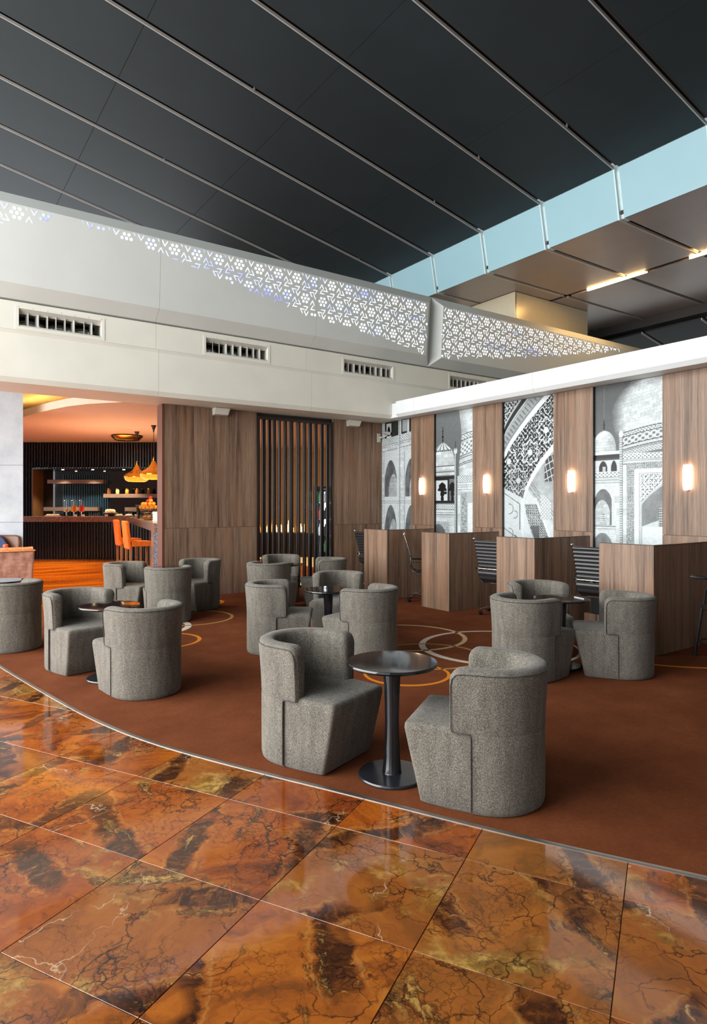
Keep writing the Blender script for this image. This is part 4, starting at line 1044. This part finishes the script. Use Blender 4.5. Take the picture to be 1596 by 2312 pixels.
# counter and slatted wall with a mirrored niche
ct = bthing('bar_counter', 'long bar counter clad in black slats under a brown granite top', 'counter', 0, 18.4)
box('body', 'black', -10.6, .06, 0, -5.0, .60, 1.085, ct); box('worktop', 'granite', -10.6, -.05, 1.085, -5.0, .62, 1.24, ct)
m = MB()
for k in range(68): m.tube([(-10.55 + k * .083, .055, .02), (-10.55 + k * .083, .055, 1.083)], .034 if k % 3 else .027, 7)
m.build('slat_cladding', 'slat', ct, smooth=50)['kind'] = 'stuff'
wb = struct_empty('wall_bar'); wb.location = bar(0, 19.05); wb.rotation_euler = (0, 0, BA)
MB().box(-11, .1, 0, -9.62, .3, 3.50).box(-9.62, .1, 2.70, -4.4, .3, 3.50).box(-9.62, .1, 0, -4.4, .3, 1.0).build('backing', 'black', wb)
m = MB()
for k in range(80):
    x = -10.95 + k * .083
    m.tube([(x, .06, .0 if x < -9.62 else 2.68), (x, .06, 3.49)], .036 if k % 3 else .028, 7)
m.build('slat_cladding', 'slat', wb, smooth=50)['kind'] = 'stuff'
box('niche_jamb', 'jamb', -9.62, .02, 1.0, -9.58, .68, 2.68, wb); box('niche_lintel', 'slat', -9.62, .02, 2.64, -4.4, .66, 2.68, wb)
box('mirror', 'mirror', -9.6, .66, 1.0, -4.4, .69, 2.68, wb)
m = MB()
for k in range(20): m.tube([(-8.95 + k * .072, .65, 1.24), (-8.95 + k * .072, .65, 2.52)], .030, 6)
m.build('slat_reflection', 'mirror_blue', wb, smooth=50)['kind'] = 'stuff'  # navy ribs stand in for blue-lit slats reflected in the mirror
for L in (-8.77, -7.87, -6.93): MB().lathe([(.035, -.012), (.03, 0)], 12, (L, .20, 2.64)).build('downlight', 'spot', wb)
for L, lab in ((-8.77, 'a'), (-7.87, 'b'), (-6.93, 'c')): spot_light('niche_spot', bar(L, 19.0, 2.60), 75, (1, .80, .55), 100)
for lab, L0, L1, z1 in (('brown granite shelf floating high in the mirrored niche, upper left', -9.29, -7.59, 2.337), ('brown granite shelf in the niche holding the row of jars', -7.59, -4.9, 1.908),
                        ('low granite shelf in the niche behind the drink dispensers', -9.40, -7.77, 1.506), ('low granite shelf in the niche behind the mango juice', -6.94, -5.6, 1.50)):
    tag(box('wall_shelf', 'granite', L0, 0, z1 - .115, L1, .34, z1), lab, 'shelf', 'granite niche shelves'); o = bpy.context.scene.collection.objects[-1]
    o.location = bar(0, 19.35); o.rotation_euler = (0, 0, BA)
# jars
JARS = [(246, 'jam', 'orange jam jar at the left end of the jar row'), (265, 'glass', 'pale jar, second of the jar row on the granite shelf'), (287, 'honey', 'honey jar, middle one of the row on the granite shelf'), (310, 'jam', 'dark red jar, fourth of the row on the granite shelf'), (336, 'jam', 'brown jar standing alone at the right end of the row')]
for px, mt, lab in JARS:
    j = bthing('jar', lab, 'jar', (px - 798) * 19.45 / 1440, 19.45, 1.908, 'jars on the granite shelf')
    jb = MB().lathe([(.048, 0), (.055, .01), (.055, .11), (.040, .135), (.040, .142)], 14).build('body', mt if mt != 'glass' else 'juice_y', j, smooth=40)
    MB().lathe([(.043, .142), (.043, .17), (.035, .175)], 14).build('lid', 'brass', jb, smooth=40)
# drink dispensers
for px, mt, lv, lab in ((150, 'juice_y', .07, 'clear drink dispenser, left one, nearly empty'), (167, 'juice_o', .19, 'clear drink dispenser half full of orange juice'), (184, 'juice_r', .19, 'clear drink dispenser half full of red juice')):
    d = bthing('drink_dispenser', lab, 'dispenser', (px - 798) * 18.7 / 1440, 18.7, 1.24, 'drink dispensers on the bar')
    MB().lathe([(.06, 0), (.065, .01), (.02, .03), (.014, .05), (.014, .12), (.05, .13)], 16).build('stand', 'chrome', d, smooth=40)
    MB().lathe([(.072, .13), (.072, .13 + lv)], 18).build('juice', mt, d, smooth=40)
    cy = MB().lathe([(.076, .132 + lv), (.078, .46), (.075, .46), (.073, .132 + lv)], 18, cap=False).build('cylinder', 'glass', d, smooth=40)
    MB().lathe([(.012, .133 + lv), (.012, .47)], 10).build('ice_tube', 'chrome', cy, smooth=40)
    MB().lathe([(.080, .46), (.080, .475), (.02, .485), (.012, .50)], 16).build('lid', 'chrome', d, smooth=40)
# things on the counter
def plate(L, t, r, lab, food=None):
    p = bthing('plate', lab, 'plate', L, t, 1.24)
    MB().lathe([(r * .6, 0), (r, .018), (r, .024), (r * .55, .010)], 20).build('dish', 'china', p, smooth=40)
    if food:
        m = MB()
        for k in range(9): a = k * 2.4; q = r * .5 * math.sqrt(k / 9); m.ball((q * math.cos(a), q * math.sin(a), .035 + .006 * (k % 3)), .042, 8, .7)
        m.build('pastry', food, p, smooth=60)
    return p
Lp = lambda px, t: (px - 798) * t / 1440
p = bthing('serving_tray', 'long white tray of pastries left of the dispensers', 'tray', Lp(120, 18.6), 18.6, 1.24); box('tray', 'china', -.22, -.07, 0, .20, .07, .03, p)
m = MB()
for k in range(9): m.ball((-.17 + k * .042, random.uniform(-.02, .02), .045), .032, 8, .7)
m.build('pastry', 'cream_cake', p, smooth=60)
for px, lab in ((170, 'white tent card between two drink dispensers'), (187, 'white tent card under the red juice dispenser'), (240, 'white tent card in front of the cake stand')):
    c = tag(MB().hexa([(-.045, -.02, 0), (.045, -.02, 0), (.045, .02, 0), (-.045, .02, 0)], [(-.045, -.002, .06), (.045, -.002, .06), (.045, .002, .06), (-.045, .002, .06)]).build('tent_card', 'paper'), lab, 'card', 'tent cards on the bar')
    c.location = bar(Lp(px, 18.45), 18.45, 1.24); c.rotation_euler = (0, 0, BA)
for k, px in enumerate((204, 213, 222)):
    g = tag(MB().lathe([(.028, 0), (.034, .004), (.042, .11), (.039, .11), (.030, .008)], 14).build('glass_cup', 'glass', smooth=40), ('left', 'middle', 'right')[k] + ' of three small drinking glasses on the bar', 'glass', 'small glasses on the bar'); g.location = bar(Lp(px, 18.55), 18.55, 1.24)
cs = bthing('cake_stand', 'cake stand with a glazed ring cake on the bar', 'cake', Lp(249, 18.6), 18.6, 1.24)
MB().box(-.11, -.06, 0, .11, .06, .09).build('riser', 'black', cs); MB().lathe([(.08, .09), (.19, .105), (.19, .112), (.07, .10)], 22).build('dish', 'china', cs, smooth=40)
MB().lathe([(.03, .11), (.13, .11), (.15, .15), (.12, .20), (.07, .21), (.03, .18)], 22).build('cake', 'cream_cake', cs, smooth=50)
plate(Lp(268.5, 18.5), 18.5, .13, 'white dish heaped with pastries beside the cake stand', 'cream_cake'); plate(Lp(290, 18.5), 18.5, .15, 'wide white dish of rolls in front of the juice glass', 'china')
bo = bthing('bowl', 'small white bowl right of the dish of rolls', 'bowl', Lp(302, 18.2), 18.45, 1.24); MB().lathe([(.03, 0), (.06, .03), (.07, .065), (.064, .065), (.05, .02)], 16).build('vessel', 'china', bo, smooth=40)
# peninsula
A = Vector((-3.69, 11.8)); e = Vector((-.398, .917)); n = Vector((.917, .398)); B = A + e * 6.55
pn = bthing('bar_peninsula', 'raised granite bar table running out from the counter', 'counter', 0, 0)
q = lambda v: (v.x, v.y)
MB().prism([q(A), q(A + n * 1.0), q(B + n * 1.0), q(B)], 1.085, 1.24).build('worktop', 'granite', pn)
a0 = A + e * .02 + n * .008
MB().prism([q(a0), q(a0 + n * .98), q(a0 + n * .98 + e * .48), q(a0 + e * .48)], 0, 1.085).build('end_leg', 'granite_blue', pn)
MB().prism([q(A + e * .02), q(a0 + e * .001), q(a0 + e * .48), q(A + e * .5)], 0, 1.085).build('warm_lit_side', 'granite', pn)  # brown sliver paints the warm lamp light on the leg's left side
a1_ = A + e * .6 + n * .55
MB().prism([q(a1_), q(a1_ + n * .08), q(a1_ + n * .08 + e * 5.8), q(a1_ + e * 5.8)], 0, 1.085).build('inner_panel', 'granite_blue', pn)
# things on the peninsula
fb = bthing('fruit_basket', 'two-tier wire basket: fruit above, bread below, on the granite bar', 'basket', Lp(337, 14.45), 14.45, 1.24)
wire = MB()
for z, r in ((.01, .10), (.10, .21), (.17, .17), (.30, .26), (.235, .20)): wire.tube([(r * math.cos(a), r * math.sin(a), z) for a in np.linspace(0, 2 * PI, 25)[:-1]], .006, 5, closed=True)
for k in range(12):
    a = k * PI / 6; c, s = math.cos(a), math.sin(a); wire.tube([(.10 * c, .10 * s, .01), (.21 * c, .21 * s, .10), (.17 * c, .17 * s, .17)], .004, 5); wire.tube([(.05 * c, .05 * s, .20), (.20 * c, .20 * s, .235), (.26 * c, .26 * s, .30)], .004, 5)
for k in range(4):
    a = k * PI / 2 + .4; wire.tube([(.17 * math.cos(a), .17 * math.sin(a), .17), (.10 * math.cos(a), .10 * math.sin(a), .205)], .005, 5)
wire.build('wire_frame', 'black', fb, smooth=60)
fruit = [(-.17, -.06, .285, 0), (-.09, -.12, .285, 0), (.0, -.14, .285, 0), (.09, -.12, .285, 0), (.17, -.06, .285, 0), (-.10, .02, .29, 0), (.02, -.01, .29, 0), (.12, .02, .29, 0), (-.06, -.06, .365, 0), (.04, -.07, .365, 0), (.11, -.03, .365, 0), (-.13, -.04, .36, 0), (-.02, -.02, .43, 1), (.05, -.04, .435, 0), (.01, -.05, .375, 1), (.035, -.03, .495, 1)]
words_o = ['left rim', 'left front', 'front middle', 'right front', 'right rim', 'left back', 'centre', 'right back', 'second layer left', 'second layer middle', 'second layer right', 'second layer far left', '', 'upper right']
k0 = k1 = None
for k, (x, y, z, ap) in enumerate(fruit):
    m = MB()
    m.ball((0, 0, 0), .046 if not ap else .043, 12, .95)
    o = m.build('red_apple' if ap else 'orange', 'apple' if ap else 'orange_fruit', smooth=80)
    if ap: tag(o, {12: 'red apple under the topmost one on the fruit pile', 14: 'red apple low in the front of the fruit pile', 15: 'red apple on the very top of the fruit pile'}[k], 'apple', 'red apples on the fruit pile')
    else: tag(o, 'orange in the fruit pile, ' + words_o[k] + ' of the basket', 'orange', 'oranges in the fruit basket')
    w = RT * x + FW * y; b_ = bar(Lp(337, 14.45), 14.45, 1.24); o.location = (b_[0] + w.x, b_[1] + w.y, b_[2] + z)
for k, (x, y) in enumerate(((-.08, -.05), (.02, -.08), (.10, .0), (-.02, .06))):
    o = tag(MB().ball((0, 0, 0), .055, 10, .75).build('bread_roll', 'bread', smooth=80), ('left', 'front', 'right', 'rear')[k] + ' bread roll in the lower wire basket', 'bread', 'bread rolls in the basket'); b_ = bar(Lp(337, 14.45) + x, 14.45 + y, 1.24 + .075); o.location = b_
jg = bthing('juice_glass', 'tall flared glass of mango juice on the granite bar', 'glass', Lp(312, 16.0), 16.0, 1.24)
MB().lathe([(.035, .0), (.03, .02), (.028, .10), (.040, .22), (.058, .32)], 16).build('juice', 'mango', jg, smooth=50); MB().lathe([(.040, 0), (.034, .02), (.031, .10), (.043, .22), (.062, .34), (.060, .34)], 16, cap=False).build('glass', 'glass', jg, smooth=50)
nk = bthing('napkin_stack', 'tall stack of white napkins at the near end of the granite bar', 'napkins', Lp(354, 13.6), 13.6, 1.24)
for k in range(10): box('napkin', 'paper', -.07 + random.uniform(-.01, .01), -.07, k * .02, .07 + random.uniform(-.01, .01), .07, k * .02 + .018, nk)
# bar stools
def stool(lab, L, t):
    s = bthing('bar_stool', lab, 'stool', L, t, 0, 'orange bar stools', R(34))
    MB().hexa([(-.21, -.21, .68), (.24, -.21, .68), (.24, .21, .68), (-.21, .21, .68)], [(-.21, -.20, .80), (.23, -.20, .79), (.23, .20, .79), (-.21, .20, .80)]).build('seat', 'velvet', s, bevel=.015)
    MB().hexa([(-.28, -.21, .62), (-.20, -.21, .62), (-.20, .21, .62), (-.28, .21, .62)], [(-.345, -.20, 1.235), (-.275, -.20, 1.235), (-.275, .20, 1.235), (-.345, .20, 1.235)]).build('backrest', 'velvet', s, bevel=.03)
    for x, y in ((-.23, -.18), (-.23, .18), (.21, -.18), (.21, .18)): MB().hexa([(x - .018, y - .018, 0), (x + .018, y - .018, 0), (x + .018, y + .018, 0), (x - .018, y + .018, 0)], [(x - .024, y - .024, .68), (x + .024, y - .024, .68), (x + .024, y + .024, .68), (x - .024, y + .024, .68)]).build('leg', 'leg_wood', s)
    box('footrest', 'chrome', .20, -.17, .22, .22, .17, .245, s); box('footrest', 'chrome', -.24, -.17, .26, -.22, .17, .285, s)
stool('orange velvet bar stool nearer the camera, tucked under the granite bar', -4.70, 14.0); stool('orange velvet bar stool behind the other one, its back half hidden', -5.30, 15.1)
# pendant lamps
def pendant(lab, L, t, zb):
    p = bthing('pendant_lamp', lab, 'lamp', L, t, zb, 'amber pendant lamps over the bar')
    shd = MB().lathe([(.215, 0), (.275, .03), (.315, .085), (.325, .125), (.312, .165), (.25, .205), (.175, .245), (.115, .29), (.075, .345), (.050, .40), (.034, .43)], 36, cap=False).build('shade', 'amber_glass', p, smooth=60)
    MB().ball((0, 0, .17), .035, 12).build('bulb', 'sconce', shd, smooth=80)
    H = 3.45 - zb
    MB().lathe([(.012, .42), (.022, .44), (.022, .50), (.008, .53)], 10).build('cap', 'brass', p, smooth=40)
    ch = MB()
    zz = .52
    for k in range(int((H - .16 - .52) / .035)): 
        a = 0 if k % 2 else PI / 2
        ch.tube([(math.cos(a) * .010 * math.cos(u), math.sin(a) * .010 * math.cos(u), zz + .018 + .022 * math.sin(u)) for u in np.linspace(0, 2 * PI, 9)[:-1]], .0035, 4, closed=True); zz += .035
    ch.build('chain', 'black', p)
    MB().lathe([(.012, H - .17), (.018, H - .12), (.05, H - .03), (.065, H - .005), (.065, H)], 18).build('canopy', 'black', p, smooth=50)
    point_light('pendant_glow', bar(L, t, zb + .10), 32, (1, .66, .28), .03)
pendant('amber pendant lamp, the near bright one over the granite bar', -4.70, 15.0, 2.18); pendant('amber pendant lamp, the farther darker one over the bar', -5.535, 16.3, 2.17); pendant('amber pendant lamp mostly hidden behind the wood wall edge', -3.92, 13.8, 2.20)
cd = thing('ceiling_disc', 'flat round dish lamp hanging under the bar ceiling', 'lamp', (4.80, 17.6, 3.45))
MB().lathe([(.05, -.13), (.30, -.12), (.40, -.03), (.41, -.03), (.31, -.135), (.05, -.145)], 32).build('dish', 'brass', cd, smooth=50); MB().lathe([(.03, -.13), (.03, 0)], 10).build('stem', 'black', cd, smooth=40)
for x, y, lab in ((1.55, 11.6, 'recessed downlight in the bar ceiling recess, left one'), (2.5, 11.4, 'recessed downlight in the bar ceiling recess, right one')):
    t = thing('recessed_downlight', lab, 'lamp', (x, y, 3.88), group='recessed downlights'); MB().lathe([(.05, -.012), (.05, -.004)], 14).build('lens', 'spot', t); MB().lathe([(.05, -.014), (.07, -.010), (.07, 0)], 14, cap=False).build('trim_ring', 'chrome', t, smooth=40)
    spot_light('downlight_beam', (x, y, 3.85), 90, (1, .70, .36), 90)
for L, t in ((-7.3, 15.4), (-6.0, 13.6), (-8.4, 16.4)): spot_light('floor_glow_spot', bar(L, t, 3.43), 420, (1, .56, .18), 75, .08)  # added spots without fittings, they make the bar floor glow
for L, t in ((-1.6, 16.5), (-2.4, 19.0)): spot_light('buffet_downlight', bar(L, t, 3.43), 260, (1, .58, .2), 100, .08)
area_light('bar_ceiling_fill', bar(-5.5, 15.5, 2.0), (R(180), 0, BA), 3.0, 3.0, 32, (1, .55, .32))  # unseen upward fill, added to warm the bar ceiling
# copper sofa and what shows above it
sf = thing('sofa', 'copper velvet sofa seen from behind, cut by the left picture edge', 'sofa', (1.76, 12.17, 0))
MB().hexa([(-1.9, 0, .06), (-.035, 0, .06), (-.035, .17, .06), (-1.9, .17, .06)], [(-1.9, -.04, .80), (.0, -.04, .80), (.0, .15, .80), (-1.9, .15, .80)]).build('backrest', 'copper', sf, bevel=.03)
MB().tube([(-1.9, -.045, .80), (.0, -.045, .80), (.012, .05, .80), (.008, .15, .79)], .014, 8).build('piping', 'copper_trim', sf, smooth=60)
MB().tube([(-1.9, .05, .815), (-.14, .05, .815), (-.02, .06, .82)], .045, 10).build('top_roll', 'copper_trim', sf, smooth=60)
MB().hexa([(-.16, .17, .06), (-.03, .17, .06), (-.03, .85, .06), (-.16, .85, .06)], [(-.17, .15, .66), (-.005, .15, .86), (-.005, .85, .60), (-.17, .85, .60)]).build('armrest', 'copper', sf, bevel=.02)
box('seat', 'copper', -1.9, .17, .06, -.16, .85, .42, sf, bevel=.02)
for x in (-.12, -1.8): box('leg', 'leg_wood', x, .1, 0, x + .05, .15, .06, sf)
lc = bthing('lounge_chair', 'brown leather chair with a rounded back against the pale stone wall', 'chair', -6.757, 12.34)
MB().loft([[(-.28, 0, .40), (.25, 0, .40), (.25, .09, .40), (-.28, .09, .40)], [(-.29, .06, .85), (.26, .06, .85), (.26, .14, .85), (-.29, .14, .85)], [(-.27, .08, .96), (.24, .08, .96), (.24, .15, .96), (-.27, .15, .96)], [(-.20, .09, .995), (.17, .09, .995), (.17, .14, .995), (-.20, .14, .995)]]).build('backrest', 'leather_brown', lc, bevel=.02)
box('seat', 'leather_brown', -.28, -.48, .34, .25, .02, .45, lc, bevel=.03)
for x in (-.24, .18):
    for y in (-.44, .02): box('leg', 'leg_wood', x, y, 0, x + .04, y + .04, .34, lc)
nc = tag(MB().loft([[(-.30, -.03, .60), (.19, -.03, .60), (.19, .02, .60), (-.30, .02, .60)], [(-.30, .0, .80), (.12, .0, .80), (.12, .05, .80), (-.30, .05, .80)], [(-.30, .03, .93), (.02, .03, .93), (.02, .07, .93), (-.30, .07, .93)], [(-.30, .05, 1.02), (-.10, .05, 1.02), (-.10, .10, 1.02), (-.30, .10, 1.02)]]).build('navy_jacket', 'blue_cloth', bevel=.015), 'navy blue jacket draped over the brown leather chair at left', 'jacket')
nc.location = bar(-6.757, 12.24); nc.rotation_euler = (0, 0, BA)
tb = bthing('coffee_table', 'small dark table behind the copper sofa', 'table', -6.5, 11.45 + .75); tb.location = bar(-6.44, 11.78)
MB().lathe([(.20, .70), (.22, .705), (.22, .72), (.05, .722)], 24).build('tabletop', 'lacquer', tb, smooth=40); MB().lathe([(.15, 0), (.03, .02), (.03, .70)], 14).build('column', 'lacquer', tb, smooth=40)
jr = thing('sauce_jar', 'small jar with a bright orange lid behind the copper sofa', 'jar', bar(-6.425, 11.78, .722)); MB().lathe([(.03, 0), (.034, .01), (.034, .07), (.028, .085)], 12).build('body', 'glass', jr, smooth=40); MB().lathe([(.045, .083), (.045, .125), (.03, .135)], 14).build('lid', 'orange_cap', jr, smooth=40)
# what glimmers behind the pole screen
gw = struct_empty('wall_buffet'); gw.location = bar(0, 21.5); gw.rotation_euler = (0, 0, BA)
for k in range(9): box('gold_panel', 'gold_wall', -4.4 + k * .62, 0, 0, -4.4 + k * .62 + .60, .1, 3.45, gw)
bf = bthing('buffet_console', 'dark buffet console glimmering behind the pole screen', 'console', -1.95, 19.2); box('body', 'slat_brown', -.95, 0, 0, .75, .5, .72, bf); box('top', 'granite', -1.0, -.03, .72, .80, .53, .76, bf)
ORD = ['first', 'second', 'third', 'fourth', 'fifth', 'sixth', 'seventh', 'eighth', 'ninth', 'tenth', 'eleventh', 'twelfth', 'last']
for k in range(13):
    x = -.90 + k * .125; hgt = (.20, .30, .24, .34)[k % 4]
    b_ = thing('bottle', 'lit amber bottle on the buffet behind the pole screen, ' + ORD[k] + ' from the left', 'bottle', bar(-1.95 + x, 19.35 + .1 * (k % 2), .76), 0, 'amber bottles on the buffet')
    MB().lathe([(.034, 0), (.036, .01), (.036, hgt * .6), (.014, hgt * .75), (.014, hgt)], 10).build('body', 'bottle_glow' if k % 3 else 'honey', b_, smooth=50)  # emission on the bottles stands in for backlighting
fr = bthing('drinks_fridge', 'lit glass-front drinks fridge behind the right part of the pole screen', 'fridge', -.80, 12.75)
MB().box(0, 0, 0, .03, .4, 1.95).box(.31, 0, 0, .34, .4, 1.95).box(.03, .37, 0, .31, .4, 1.95).box(.03, 0, 1.90, .31, .37, 1.95).box(.03, 0, 0, .31, .37, .12).build('cabinet', 'black', fr)
box('light_bar', 'cool', .032, .01, .15, .048, .03, 1.88, fr); box('rear_glow', 'cool', .20, .36, 1.0, .30, .368, 1.85, fr)
for k in range(5): box('shelf', 'chrome', .03, .03, .30 + k * .33, .31, .36, .31 + k * .33, fr)
for k in range(10): tag(MB().lathe([(.032, 0), (.032, .14), (.012, .19), (.012, .23)], 10).build('bottle', ('black', 'red_box', 'black', 'green_box', 'paper')[k % 5], smooth=50), 'small bottle in the lit drinks fridge, ' + ('left', 'right')[k % 2] + ' one on the ' + ('bottom', 'second', 'middle', 'fourth', 'top')[k // 2] + ' shelf', 'bottle', 'bottles in the drinks fridge').location = bar(-.80 + .12 + .11 * (k % 2), 12.90, .31 + .33 * (k // 2))
